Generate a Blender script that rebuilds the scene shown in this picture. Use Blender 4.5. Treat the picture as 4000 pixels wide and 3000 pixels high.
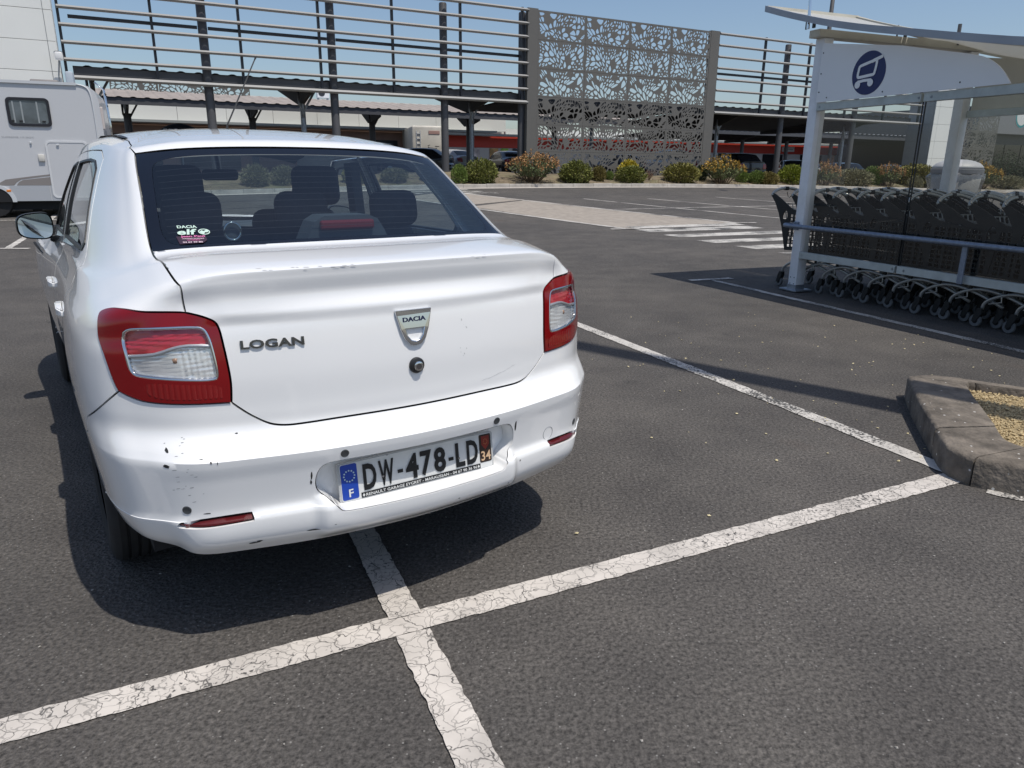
import bpy, bmesh, math, random
import numpy as np
from mathutils import Vector, Matrix
from mathutils.geometry import delaunay_2d_cdt
for o in list(bpy.data.objects): bpy.data.objects.remove(o)
sc = bpy.context.scene
COL = sc.collection
rad = math.radians
random.seed(7); rng = np.random.default_rng(7)

# ---------------------------------------------------------------- camera
CAM_H, PITCH, ROLL = 1.3498, rad(16.628), rad(-0.458)
cam = bpy.data.cameras.new('camera'); cam_ob = bpy.data.objects.new('camera', cam); COL.objects.link(cam_ob)
cam.sensor_fit = 'HORIZONTAL'; cam.sensor_width = 36.0; cam.lens = 36.0*2847.23/4000.0
cam.clip_start = 0.05; cam.clip_end = 3000
fw = Vector((0, math.cos(PITCH), -math.sin(PITCH))); rt = Vector((1, 0, 0)); dn = -Vector((0, math.sin(PITCH), math.cos(PITCH)))
rt2 = math.cos(ROLL)*rt + math.sin(ROLL)*dn; dn2 = -math.sin(ROLL)*rt + math.cos(ROLL)*dn
mw = Matrix.Identity(4)
for i in range(3):
    mw[i][0] = rt2[i]; mw[i][1] = -dn2[i]; mw[i][2] = -fw[i]
mw.translation = Vector((0, 0, CAM_H)); cam_ob.matrix_world = mw
sc.camera = cam_ob
# ---------------------------------------------------------------- world / sun
SUN_EL, SUN_AZ = rad(68.0), rad(-40.0)      # SUN_AZ: direction to the sun measured from +X
w = bpy.data.worlds.new('World'); sc.world = w; w.use_nodes = True
wn = w.node_tree.nodes; wl = w.node_tree.links
sky = wn.new('ShaderNodeTexSky'); sky.sky_type = 'NISHITA'; sky.sun_disc = False
sky.sun_elevation = SUN_EL; sky.sun_rotation = rad(90)-SUN_AZ
sky.air_density = 1.0; sky.dust_density = 1.5; sky.ozone_density = 2.5; sky.altitude = 20
bg = wn['Background']; bg.inputs['Strength'].default_value = 0.118
wl.new(sky.outputs[0], bg.inputs['Color'])
sun = bpy.data.lights.new('sun', 'SUN'); sun.energy = 3.65; sun.angle = rad(0.53); sun.color = (1.0, 0.945, 0.86)
sun_ob = bpy.data.objects.new('sun', sun); COL.objects.link(sun_ob)
sdir = Vector((math.cos(SUN_EL)*math.cos(SUN_AZ), math.cos(SUN_EL)*math.sin(SUN_AZ), math.sin(SUN_EL)))
sun_ob.rotation_euler = sdir.to_track_quat('Z', 'Y').to_euler(); sun_ob.location = (0, 0, 30)
vs = sc.view_settings; vs.view_transform = 'Standard'; vs.look = 'None'; vs.exposure = 0.0; vs.gamma = 1.0
try: vs.use_curve_mapping = False
except Exception: pass
sc.cycles.use_denoising = True
try: sc.cycles.denoiser = 'OPENIMAGEDENOISE'
except Exception: pass
sc.cycles.max_bounces = 8; sc.cycles.transparent_max_bounces = 24
sc.cycles.sample_clamp_indirect = 6.0

# ---------------------------------------------------------------- materials
MATS = {}
def mat(name, col, rough=0.5, metal=0.0, spec=0.5, var=0.0, vscale=4.0, bump=0.0, bscale=60.0, coat=0.0, dirt=None, dscale=1.5, damt=0.5, emit=None, aniso=(1, 1, 1)):
    """Principled material with optional mottling (var), a dirt tint in noise patches and a fine bump."""
    if name in MATS: return MATS[name]
    m = bpy.data.materials.new(name); m.use_nodes = True; MATS[name] = m
    n, l = m.node_tree.nodes, m.node_tree.links
    b = n['Principled BSDF']
    b.inputs['Base Color'].default_value = (*col, 1); b.inputs['Roughness'].default_value = rough
    b.inputs['Metallic'].default_value = metal; b.inputs['Specular IOR Level'].default_value = spec
    b.inputs['Coat Weight'].default_value = coat; b.inputs['Coat Roughness'].default_value = 0.03
    tc = n.new('ShaderNodeTexCoord'); mp = n.new('ShaderNodeMapping'); mp.inputs['Scale'].default_value = aniso
    l.new(tc.outputs['Object'], mp.inputs['Vector'])
    last = None
    if var > 0:
        t = n.new('ShaderNodeTexNoise'); t.inputs['Scale'].default_value = vscale; t.inputs['Detail'].default_value = 5
        l.new(mp.outputs[0], t.inputs['Vector'])
        r = n.new('ShaderNodeValToRGB'); r.color_ramp.elements[0].position = .3; r.color_ramp.elements[1].position = .7
        r.color_ramp.elements[0].color = (*[c*(1-var) for c in col], 1); r.color_ramp.elements[1].color = (*[min(1, c*(1+var)) for c in col], 1)
        l.new(t.outputs['Fac'], r.inputs['Fac']); last = r.outputs['Color']
    if dirt:
        t = n.new('ShaderNodeTexNoise'); t.inputs['Scale'].default_value = dscale; t.inputs['Detail'].default_value = 8; t.inputs['Roughness'].default_value = .7
        l.new(mp.outputs[0], t.inputs['Vector'])
        r = n.new('ShaderNodeMapRange'); r.inputs['From Min'].default_value = .48; r.inputs['From Max'].default_value = .75; r.inputs['To Max'].default_value = damt
        l.new(t.outputs['Fac'], r.inputs['Value'])
        mx = n.new('ShaderNodeMix'); mx.data_type = 'RGBA'
        l.new(r.outputs[0], mx.inputs['Factor'])
        if last: l.new(last, mx.inputs['A'])
        else: mx.inputs['A'].default_value = (*col, 1)
        mx.inputs['B'].default_value = (*dirt, 1); last = mx.outputs['Result']
    if last: l.new(last, b.inputs['Base Color'])
    if bump > 0:
        t = n.new('ShaderNodeTexNoise'); t.inputs['Scale'].default_value = bscale; t.inputs['Detail'].default_value = 4
        l.new(mp.outputs[0], t.inputs['Vector'])
        bp = n.new('ShaderNodeBump'); bp.inputs['Strength'].default_value = bump; bp.inputs['Distance'].default_value = .01
        l.new(t.outputs['Fac'], bp.inputs['Height']); l.new(bp.outputs[0], b.inputs['Normal'])
    if emit:
        b.inputs['Emission Color'].default_value = (*emit[0], 1); b.inputs['Emission Strength'].default_value = emit[1]
    return m
def glass(name, tint, refl=1.0, rough=0.0, haze=0.0, hazecol=(.6, .62, .6), ior=1.52):
    """Thin pane: tinted see-through plus Fresnel mirror reflection, optional dusty film."""
    if name in MATS: return MATS[name]
    m = bpy.data.materials.new(name); m.use_nodes = True; MATS[name] = m
    n, l = m.node_tree.nodes, m.node_tree.links
    for x in list(n): n.remove(x)
    out = n.new('ShaderNodeOutputMaterial'); tr = n.new('ShaderNodeBsdfTransparent'); tr.inputs['Color'].default_value = (*tint, 1)
    gl = n.new('ShaderNodeBsdfGlossy'); gl.inputs['Roughness'].default_value = rough; gl.inputs['Color'].default_value = (refl, refl, refl, 1)
    fr = n.new('ShaderNodeFresnel'); ge = n.new('ShaderNodeNewGeometry'); mr = n.new('ShaderNodeMapRange'); mr.inputs['To Min'].default_value = ior; mr.inputs['To Max'].default_value = 1/ior
    l.new(ge.outputs['Backfacing'], mr.inputs['Value']); l.new(mr.outputs[0], fr.inputs['IOR'])
    mx = n.new('ShaderNodeMixShader'); l.new(fr.outputs[0], mx.inputs['Fac'])
    base = tr.outputs[0]
    if haze > 0:
        df = n.new('ShaderNodeBsdfDiffuse'); df.inputs['Color'].default_value = (*hazecol, 1)
        m2 = n.new('ShaderNodeMixShader'); m2.inputs['Fac'].default_value = haze
        l.new(tr.outputs[0], m2.inputs[1]); l.new(df.outputs[0], m2.inputs[2]); base = m2.outputs[0]
    l.new(base, mx.inputs[1]); l.new(gl.outputs[0], mx.inputs[2]); l.new(mx.outputs[0], out.inputs['Surface'])
    return m

# ---------------------------------------------------------------- mesh helpers
class MB:
    def __init__(s): s.v = []; s.f = []
    def add(s, v, f):
        k = len(s.v); s.v += [tuple(p) for p in v]; s.f += [tuple(i+k for i in q) for q in f]; return s
    def box(s, c, size, rot=None):
        hx, hy, hz = size[0]/2, size[1]/2, size[2]/2
        v = [Vector((x, y, z)) for x in (-hx, hx) for y in (-hy, hy) for z in (-hz, hz)]
        if rot is not None: v = [rot @ p for p in v]
        v = [p+Vector(c) for p in v]
        return s.add(v, [(0, 1, 3, 2), (4, 6, 7, 5), (0, 4, 5, 1), (2, 3, 7, 6), (0, 2, 6, 4), (1, 5, 7, 3)])
    def span(s, a, b):
        return s.box([(a[i]+b[i])/2 for i in range(3)], [abs(b[i]-a[i]) for i in range(3)])
    def rbox(s, c, size, r=.02, seg=2, rot=None):
        bm = bmesh.new(); bmesh.ops.create_cube(bm, size=1)
        for q in bm.verts: q.co = Vector((q.co.x*size[0], q.co.y*size[1], q.co.z*size[2]))
        bmesh.ops.bevel(bm, geom=bm.edges[:], offset=r, segments=seg, affect='EDGES', profile=.5)
        bm.verts.index_update()
        vv = [q.co.copy() for q in bm.verts]
        if rot is not None: vv = [rot @ p for p in vv]
        s.add([p+Vector(c) for p in vv], [[x.index for x in f.verts] for f in bm.faces]); bm.free(); return s
    def beam(s, p, q, w, h, up=(0, 0, 1)):
        p, q = Vector(p), Vector(q); d = (q-p).normalized(); up = Vector(up)
        sd = d.cross(up); sd = sd.normalized() if sd.length > 1e-6 else Vector((1, 0, 0)); u = sd.cross(d)
        v = [e+sd*a*w/2+u*b*h/2 for e in (p, q) for a, b in ((-1, -1), (1, -1), (1, 1), (-1, 1))]
        return s.add(v, [(0, 1, 2, 3), (7, 6, 5, 4), (0, 4, 5, 1), (1, 5, 6, 2), (2, 6, 7, 3), (3, 7, 4, 0)])
    def tube(s, pts, r, n=8, closed=False, cap=True):
        pts = [Vector(p) for p in pts]; k = len(s.v); N = len(pts); prev = None
        for i, p in enumerate(pts):
            a = pts[i-1] if (i > 0 or closed) else p; b = pts[(i+1) % N] if (i < N-1 or closed) else p
            t = (b-a).normalized()
            if prev is None:
                prev = t.orthogonal().normalized()
            prev = (prev-t*prev.dot(t)).normalized(); bi = t.cross(prev)
            rr = r[i] if isinstance(r, (list, tuple)) else r
            for j in range(n):
                th = 2*math.pi*j/n; s.v.append(tuple(p+prev*math.cos(th)*rr+bi*math.sin(th)*rr))
        for i in range(N if closed else N-1):
            for j in range(n):
                a = k+i*n+j; b = k+i*n+(j+1) % n; c = k+((i+1) % N)*n+(j+1) % n; d = k+((i+1) % N)*n+j
                s.f.append((a, b, c, d))
        if cap and not closed:
            s.f.append(tuple(k+j for j in range(n-1, -1, -1))); s.f.append(tuple(k+(N-1)*n+j for j in range(n)))
        return s
    def cyl(s, p, q, r, n=16, r2=None): return s.tube([p, q], [r, r if r2 is None else r2], n)
    def lathe(s, prof, o=(0, 0, 0), axis='z', n=20, cap=True):
        k = len(s.v)
        for (r, h) in prof:
            for j in range(n):
                th = 2*math.pi*j/n; a, b = r*math.cos(th), r*math.sin(th)
                p = {'z': (a, b, h), 'x': (h, a, b), 'y': (b, h, a)}[axis]
                s.v.append((p[0]+o[0], p[1]+o[1], p[2]+o[2]))
        for i in range(len(prof)-1):
            for j in range(n):
                s.f.append((k+i*n+j, k+i*n+(j+1) % n, k+(i+1)*n+(j+1) % n, k+(i+1)*n+j))
        if cap:
            s.f.append(tuple(k+j for j in range(n-1, -1, -1))); s.f.append(tuple(k+(len(prof)-1)*n+j for j in range(n)))
        return s
    def prism(s, poly, o, ux, uy, th):
        """poly (2D) in plane o+ux*a+uy*b, extruded by th along ux x uy"""
        o, ux, uy = Vector(o), Vector(ux), Vector(uy); nn = ux.cross(uy).normalized()*th; n = len(poly)
        A = [o+ux*a+uy*b for a, b in poly]; B = [p+nn for p in A]
        return s.add(A+B, [tuple(range(n-1, -1, -1)), tuple(range(n, 2*n))]+[(i, (i+1) % n, n+(i+1) % n, n+i) for i in range(n)])
    def build(s, name, m, parent=None, smooth=False, auto=None, **kw):
        me = bpy.data.meshes.new(name); me.from_pydata(s.v, [], s.f); me.update()
        return link(name, me, m, parent, smooth, auto, **kw)
def link(name, me, m, parent=None, smooth=False, auto=None, loc=None, rotz=None, label=None, cat=None, group=None, kind=None):
    if m is not None and len(me.materials) == 0: me.materials.append(m)
    if smooth or auto:
        me.polygons.foreach_set('use_smooth', [True]*len(me.polygons))
        if auto:
            me.set_sharp_from_angle(angle=rad(auto))
    o = bpy.data.objects.new(name, me); COL.objects.link(o)
    if parent is not None: o.parent = parent
    if loc is not None: o.location = loc
    if rotz is not None: o.rotation_euler = (0, 0, rotz)
    tag(o, label, cat, group, kind); return o
def tag(o, label=None, cat=None, group=None, kind=None):
    for k, x in (('label', label), ('category', cat), ('group', group), ('kind', kind)):
        if x: o[k] = x
    return o
def thing(name, label, cat, loc=(0, 0, 0), rotz=0.0, group=None, kind=None):
    o = bpy.data.objects.new(name, None); COL.objects.link(o); o.empty_display_size = .1
    o.location = loc; o.rotation_euler = (0, 0, rotz); tag(o, label, cat, group, kind); return o
def copy_tree(src, parent=None):
    c = src.copy(); COL.objects.link(c); c.parent = parent
    for ch in list(src.children): copy_tree(ch, c)
    return c
def rrect(x0, y0, x1, y1, r, n=5):
    out = []
    for cx, cy, a0 in ((x1-r, y1-r, 0), (x0+r, y1-r, 90), (x0+r, y0+r, 180), (x1-r, y0+r, 270)):
        for i in range(n+1):
            a = rad(a0+90*i/n); out.append((cx+r*math.cos(a), cy+r*math.sin(a)))
    return out
def circle(cx, cy, r, n=24, ry=None):
    return [(cx+r*math.cos(2*math.pi*i/n), cy+(ry or r)*math.sin(2*math.pi*i/n)) for i in range(n)]
def text2d(body, width=None, height=1.0, bold=0.0, shear=0.0, extrude=0.0):
    """Outline text as mesh data; returns (verts Nx3, faces) with lower left at 0,0, scaled to height (cap) and width."""
    cu = bpy.data.curves.new('txt', 'FONT'); cu.body = body; cu.size = 1; cu.offset = bold; cu.shear = shear; cu.extrude = extrude
    cu.resolution_u = 3; cu.space_character = 1.02
    ob = bpy.data.objects.new('txt', cu); COL.objects.link(ob); dg = bpy.context.evaluated_depsgraph_get(); dg.update()
    me = bpy.data.meshes.new_from_object(ob.evaluated_get(dg))
    V = np.array([p.co[:] for p in me.vertices]); Fc = [tuple(p.vertices) for p in me.polygons]
    bpy.data.objects.remove(ob); bpy.data.curves.remove(cu); bpy.data.meshes.remove(me)
    V[:, 0] -= V[:, 0].min(); V[:, 1] -= V[:, 1].min()
    V[:, 1] *= height/V[:, 1].max()
    V[:, 0] *= (width if width else height)/ (V[:, 0].max() if width else 1)
    return V, Fc
def inpoly(P, poly):
    P = np.asarray(P, float); poly = np.asarray(poly, float); x, y = P[:, 0], P[:, 1]; r = np.zeros(len(P), bool)
    x0, y0 = poly[:, 0], poly[:, 1]; x1, y1 = np.roll(x0, -1), np.roll(y0, -1)
    for a, b, c, d in zip(x0, y0, x1, y1):
        if b == d: continue
        m = ((b > y) != (d > y)) & (x < (c-a)*(y-b)/(d-b)+a); r ^= m
    return r
def cdt(poly, holes=(), extra=()):
    """triangulate poly with holes and extra interior points -> verts(list of (x,y)), tris (ccw), loops (index lists)"""
    vs_, ed, loops = [], [], []
    for lp in [poly]+list(holes):
        k = len(vs_); vs_ += [Vector(p) for p in lp]; n = len(lp); ed += [(k+i, k+(i+1) % n) for i in range(n)]; loops.append(list(range(k, k+n)))
    vs_ += [Vector(p) for p in extra]
    ov, oe, of, ovo, oeo, ofo = delaunay_2d_cdt(vs_, ed, [], 0, 1e-7)
    mp = {}
    for i, lst in enumerate(ovo):
        for q in lst: mp[q] = i
    V = np.array([p[:] for p in ov]); T = np.array([f for f in of if len(f) == 3])
    cen = V[T].mean(1); ok = inpoly(cen, poly)
    for h_ in holes: ok &= ~inpoly(cen, h_)
    T = T[ok]
    a, b, c = V[T[:, 0]], V[T[:, 1]], V[T[:, 2]]
    ar = (b[:, 0]-a[:, 0])*(c[:, 1]-a[:, 1])-(b[:, 1]-a[:, 1])*(c[:, 0]-a[:, 0])
    T[ar < 0] = T[ar < 0][:, ::-1]
    T = T[np.abs(ar) > 1e-12]
    return V, T, [[mp[i] for i in lp if i in mp] for lp in loops]
def sheet(poly, holes, th, name='sheet'):
    """flat plate in the XZ plane (front face at y=0 facing -y) with holes and thickness th"""
    V, T, L = cdt(poly, holes); n = len(V); mb = MB()
    mb.v = [(p[0], 0, p[1]) for p in V]+[(p[0], th, p[1]) for p in V]
    mb.f = [tuple(t) for t in T]+[tuple(int(i)+n for i in t[::-1]) for t in T]
    for lp in L:
        for i in range(len(lp)):
            a, b = lp[i], lp[(i+1) % len(lp)]
            mb.f.append((b, a, a+n, b+n))
    me = bpy.data.meshes.new(name); me.from_pydata(mb.v, [], mb.f)
    bm = bmesh.new(); bm.from_mesh(me); bmesh.ops.recalc_face_normals(bm, faces=bm.faces[:]); bm.to_mesh(me); bm.free(); me.update(); return me
def chaikin(p, it=2, closed=False):
    p = [np.array(q, float) for q in p]
    for _ in range(it):
        out = [] if closed else [p[0]]
        for i in range(len(p) if closed else len(p)-1):
            a, b = p[i], p[(i+1) % len(p)]; out += [a*.75+b*.25, a*.25+b*.75]
        if not closed:
            out[1:2] = []; out[-1:] = []; out.append(p[-1])
        p = out
    return p
# ---------------------------------------------------------------- ground
def softp(t, w_): return w_*np.logaddexp(0, t/w_)
def gz(X, Y):
    r = softp(np.asarray(Y, float)-14, 1.5); r = 22-softp(22-r, 2.0)
    return r*(.035-.0011*np.clip(X, -3, 30))
def asphalt_mat():
    m = bpy.data.materials.new('asphalt'); m.use_nodes = True; n, l = m.node_tree.nodes, m.node_tree.links; b = n['Principled BSDF']
    geo = n.new('ShaderNodeNewGeometry')
    def noise(sc_, det=4, rough=.6):
        t = n.new('ShaderNodeTexNoise'); t.inputs['Scale'].default_value = sc_; t.inputs['Detail'].default_value = det; t.inputs['Roughness'].default_value = rough
        l.new(geo.outputs['Position'], t.inputs['Vector']); return t
    def ramp(src, p0, c0, p1, c1):
        r = n.new('ShaderNodeValToRGB'); r.color_ramp.elements[0].position = p0; r.color_ramp.elements[1].position = p1
        r.color_ramp.elements[0].color = (*c0, 1); r.color_ramp.elements[1].color = (*c1, 1); l.new(src, r.inputs['Fac']); return r.outputs['Color']
    def mix(fac, a, bb, mode='MIX'):
        x = n.new('ShaderNodeMix'); x.data_type = 'RGBA'; x.blend_type = mode
        if isinstance(fac, float): x.inputs['Factor'].default_value = fac
        else: l.new(fac, x.inputs['Factor'])
        l.new(a, x.inputs['A'])
        if isinstance(bb, tuple): x.inputs['B'].default_value = (*bb, 1)
        else: l.new(bb, x.inputs['B'])
        return x.outputs['Result']
    big = noise(.35, 6); patch = noise(2.2, 5); fine = noise(70, 4, .75)
    vor = n.new('ShaderNodeTexVoronoi'); vor.inputs['Scale'].default_value = 85; l.new(geo.outputs['Position'], vor.inputs['Vector'])
    base = ramp(fine.outputs['Fac'], .33, (.038, .036, .034), .68, (.168, .157, .147))
    tone = ramp(big.outputs['Fac'], .28, (.68, .68, .69), .72, (1.14, 1.11, 1.07))
    base = mix(1.0, base, tone, 'MULTIPLY')
    tone2 = ramp(patch.outputs['Fac'], .32, (.80, .80, .81), .68, (1.12, 1.12, 1.11))
    base = mix(1.0, base, tone2, 'MULTIPLY')
    # pale aggregate stones
    st = n.new('ShaderNodeTexVoronoi'); st.inputs['Scale'].default_value = 62; l.new(geo.outputs['Position'], st.inputs['Vector'])
    lt = n.new('ShaderNodeMath'); lt.operation = 'LESS_THAN'; lt.inputs[1].default_value = .17; l.new(st.outputs['Distance'], lt.inputs[0])
    sel = n.new('ShaderNodeSeparateColor'); l.new(st.outputs['Color'], sel.inputs[0])
    gt = n.new('ShaderNodeMath'); gt.operation = 'GREATER_THAN'; gt.inputs[1].default_value = .78; l.new(sel.outputs[0], gt.inputs[0])
    mu = n.new('ShaderNodeMath'); mu.operation = 'MULTIPLY'; l.new(lt.outputs[0], mu.inputs[0]); l.new(gt.outputs[0], mu.inputs[1])
    base = mix(mu.outputs[0], base, (.22, .212, .20))
    # rusty and oily stains with their own shapes
    stn = noise(.9, 3, .5); rs = n.new('ShaderNodeMapRange'); rs.inputs['From Min'].default_value = .66; rs.inputs['From Max'].default_value = .78; rs.inputs['To Max'].default_value = .35
    l.new(stn.outputs['Fac'], rs.inputs['Value']); base = mix(rs.outputs[0], base, (.095, .062, .045))
    oil = noise(3.1, 2, .4); ro = n.new('ShaderNodeMapRange'); ro.inputs['From Min'].default_value = .70; ro.inputs['From Max'].default_value = .78; ro.inputs['To Max'].default_value = .5
    l.new(oil.outputs['Fac'], ro.inputs['Value']); base = mix(ro.outputs[0], base, (.02, .02, .021))
    l.new(base, b.inputs['Base Color']); b.inputs['Roughness'].default_value = .86; b.inputs['Specular IOR Level'].default_value = .35
    bp = n.new('ShaderNodeBump'); bp.inputs['Strength'].default_value = .75; bp.inputs['Distance'].default_value = .008
    ad = n.new('ShaderNodeMath'); ad.operation = 'ADD'; l.new(fine.outputs['Fac'], ad.inputs[0]); l.new(vor.outputs['Distance'], ad.inputs[1])
    l.new(ad.outputs[0], bp.inputs['Height']); l.new(bp.outputs[0], b.inputs['Normal'])
    return m
ASPH = asphalt_mat()
def paint_mat(name, col, crack=1.0, wear=.35, cs=9.0, under=(.06, .058, .055)):
    m = bpy.data.materials.new(name); m.use_nodes = True; n, l = m.node_tree.nodes, m.node_tree.links; b = n['Principled BSDF']
    geo = n.new('ShaderNodeNewGeometry')
    dist = n.new('ShaderNodeTexNoise'); dist.inputs['Scale'].default_value = 14; dist.inputs['Detail'].default_value = 3; l.new(geo.outputs['Position'], dist.inputs['Vector'])
    sc_ = n.new('ShaderNodeVectorMath'); sc_.operation = 'SCALE'; sc_.inputs['Scale'].default_value = .10; l.new(dist.outputs['Color'], sc_.inputs[0])
    av = n.new('ShaderNodeVectorMath'); l.new(geo.outputs['Position'], av.inputs[0]); l.new(sc_.outputs[0], av.inputs[1])
    def crackmask(s, wd):
        v = n.new('ShaderNodeTexVoronoi'); v.feature = 'DISTANCE_TO_EDGE'; v.inputs['Scale'].default_value = s; l.new(av.outputs[0], v.inputs['Vector'])
        r = n.new('ShaderNodeMapRange'); r.inputs['From Min'].default_value = wd*.5; r.inputs['From Max'].default_value = wd; r.inputs['To Min'].default_value = 1; r.inputs['To Max'].default_value = 0
        l.new(v.outputs['Distance'], r.inputs['Value']); return r.outputs[0]
    c1 = crackmask(cs, .014); c2 = crackmask(cs*2.6, .042)
    h = n.new('ShaderNodeMath'); h.operation = 'MULTIPLY'; h.inputs[1].default_value = .5; l.new(c2, h.inputs[0])
    mx = n.new('ShaderNodeMath'); mx.operation = 'MAXIMUM'; l.new(c1, mx.inputs[0]); l.new(h.outputs[0], mx.inputs[1])
    cm = n.new('ShaderNodeMath'); cm.operation = 'MULTIPLY'; cm.inputs[1].default_value = crack*.85; l.new(mx.outputs[0], cm.inputs[0])
    wn_ = n.new('ShaderNodeTexNoise'); wn_.inputs['Scale'].default_value = 75; wn_.inputs['Detail'].default_value = 4; l.new(geo.outputs['Position'], wn_.inputs['Vector'])
    wb = n.new('ShaderNodeTexNoise'); wb.inputs['Scale'].default_value = 1.7; wb.inputs['Detail'].default_value = 4; l.new(geo.outputs['Position'], wb.inputs['Vector'])
    ws = n.new('ShaderNodeMath'); ws.operation = 'ADD'; l.new(wn_.outputs['Fac'], ws.inputs[0]); l.new(wb.outputs['Fac'], ws.inputs[1])
    wr = n.new('ShaderNodeMapRange'); wr.inputs['From Min'].default_value = 1.30-.5*wear; wr.inputs['From Max'].default_value = 1.38-.4*wear; l.new(ws.outputs[0], wr.inputs['Value'])
    tot = n.new('ShaderNodeMath'); tot.operation = 'MAXIMUM'; l.new(cm.outputs[0], tot.inputs[0]); l.new(wr.outputs[0], tot.inputs[1])
    dr = n.new('ShaderNodeValToRGB'); dr.color_ramp.elements[0].color = (*[c*.74 for c in col], 1); dr.color_ramp.elements[1].color = (*col, 1)
    dr.color_ramp.elements[0].position = .3; dr.color_ramp.elements[1].position = .62
    dn_ = n.new('ShaderNodeTexNoise'); dn_.inputs['Scale'].default_value = 6; dn_.inputs['Detail'].default_value = 6; l.new(geo.outputs['Position'], dn_.inputs['Vector']); l.new(dn_.outputs['Fac'], dr.inputs['Fac'])
    f = n.new('ShaderNodeMix'); f.data_type = 'RGBA'; l.new(tot.outputs[0], f.inputs['Factor']); l.new(dr.outputs['Color'], f.inputs['A']); f.inputs['B'].default_value = (*under, 1)
    l.new(f.outputs['Result'], b.inputs['Base Color']); b.inputs['Roughness'].default_value = .7
    bp = n.new('ShaderNodeBump'); bp.inputs['Strength'].default_value = .5; bp.inputs['Distance'].default_value = .004; bp.invert = True
    l.new(tot.outputs[0], bp.inputs['Height']); l.new(bp.outputs[0], b.inputs['Normal'])
    return m
PAINT = paint_mat('cracked_white_paint', (.61, .565, .515), 1.0, .32)
PAINTF = paint_mat('worn_white_paint', (.60, .57, .525), .3, .55)
PAINTS = paint_mat('zebra_paint', (.60, .575, .53), .5, .62, cs=5)
PATH = paint_mat('beige_path_paint', (.36, .315, .265), .12, .16, under=(.22, .195, .17))

xs = np.unique(np.concatenate([np.linspace(-900, -60, 12), np.linspace(-60, -30, 16), np.arange(-30, 36, 1.0), np.linspace(36, 70, 16), np.linspace(70, 900, 12)]))
ys = np.unique(np.concatenate([np.linspace(-300, -10, 10), np.arange(-10, 48, .5), np.linspace(48, 80, 14), np.linspace(80, 1500, 14)]))
XX, YY = np.meshgrid(xs, ys); ZZ = gz(XX, YY)
gm = MB(); gm.v = [tuple(map(float, p)) for p in zip(XX.ravel(), YY.ravel(), ZZ.ravel())]; nx = len(xs)
gm.f = [(j*nx+i, j*nx+i+1, (j+1)*nx+i+1, (j+1)*nx+i) for j in range(len(ys)-1) for i in range(nx-1)]
gm.build('ground', ASPH, smooth=True, kind='structure')

def strip(name, p, q, wd, m, z=.004, seg=.03, jit=.006, taper=None):
    """painted line from p to q on the ground, ragged edges"""
    p, q = np.array(p, float), np.array(q, float); L = np.hypot(*(q-p)); n = max(2, int(L/seg)); d = (q-p)/L; nn = np.array([-d[1], d[0]]); mb = MB()
    j1 = np.convolve(rng.normal(0, jit, n+3), [.3, .4, .3], 'valid'); j2 = np.convolve(rng.normal(0, jit, n+3), [.3, .4, .3], 'valid')
    for i in range(n+1):
        c = p+d*L*i/n; 
        for sg, jj in ((-1, j1[i]), (0, 0), (1, j2[i])):
            e = c+nn*(sg*wd/2+jj); mb.v.append((e[0], e[1], float(gz(e[0], e[1]))+z))
    for i in range(n):
        for k in (0, 1): mb.f.append((3*i+k, 3*i+3+k, 3*i+4+k, 3*i+1+k))
    return mb.build(name, m, kind='structure')
def quadpatch(name, corners, m, z=.004, n=24, kind='structure', jit=0.0):
    a, b, c, d = [np.array(x, float) for x in corners]; mb = MB(); N = n+1
    for i in range(N):
        for j in range(N):
            s, t = i/n, j/n; e = (a*(1-s)+b*s)*(1-t)+(d*(1-s)+c*s)*t
            if jit and (i in (0, n) or j in (0, n)): e = e+rng.normal(0, jit, 2)
            mb.v.append((e[0], e[1], float(gz(e[0], e[1]))+z))
    mb.f = [(i*N+j, (i+1)*N+j, (i+1)*N+j+1, i*N+j+1) for i in range(n) for j in range(n)]
    return mb.build(name, m, kind=kind)
# near bay lines: A runs across, B passes under the car, C is the next bay divider
A0, AX_, A1 = np.array([-1.258, 1.4765]), np.array([-.31, 1.925]), np.array([2.03, 3.08])
dA = (A1-A0)/np.hypot(*(A1-A0))
strip('parking_line', A0-dA*1.2, A1, .102, PAINT, z=.004, seg=.012, jit=.0028)
dB = np.array([math.cos(rad(113.8)), math.sin(rad(113.8))])
strip('parking_line', AX_-dB*3.2, AX_-dB*.045, .104, PAINT, z=.007, seg=.012, jit=.0028)
strip('parking_line', AX_+dB*.045, AX_+dB*4.9, .102, PAINT, z=.007, seg=.012, jit=.0028)
dC = np.array([math.cos(rad(114.4)), math.sin(rad(114.4))]); C0_ = np.array([2.02, 3.22])
strip('parking_line', C0_-dC*.12, C0_+dC*4.9, .10, PAINTF, z=.0045, seg=.02, jit=.004)
strip('parking_line', (2.10, 2.95), (2.9, 2.30), .10, PAINTF, z=.004, seg=.02)
# beside the trolley shelter
strip('parking_line', (2.47, 9.2), (4.35, 4.55), .085, PAINTF, z=.004, seg=.03, jit=.008)
strip('parking_line', (2.20, 9.06), (2.78, 9.27), .10, PAINTF, z=.008, seg=.03)
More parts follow.
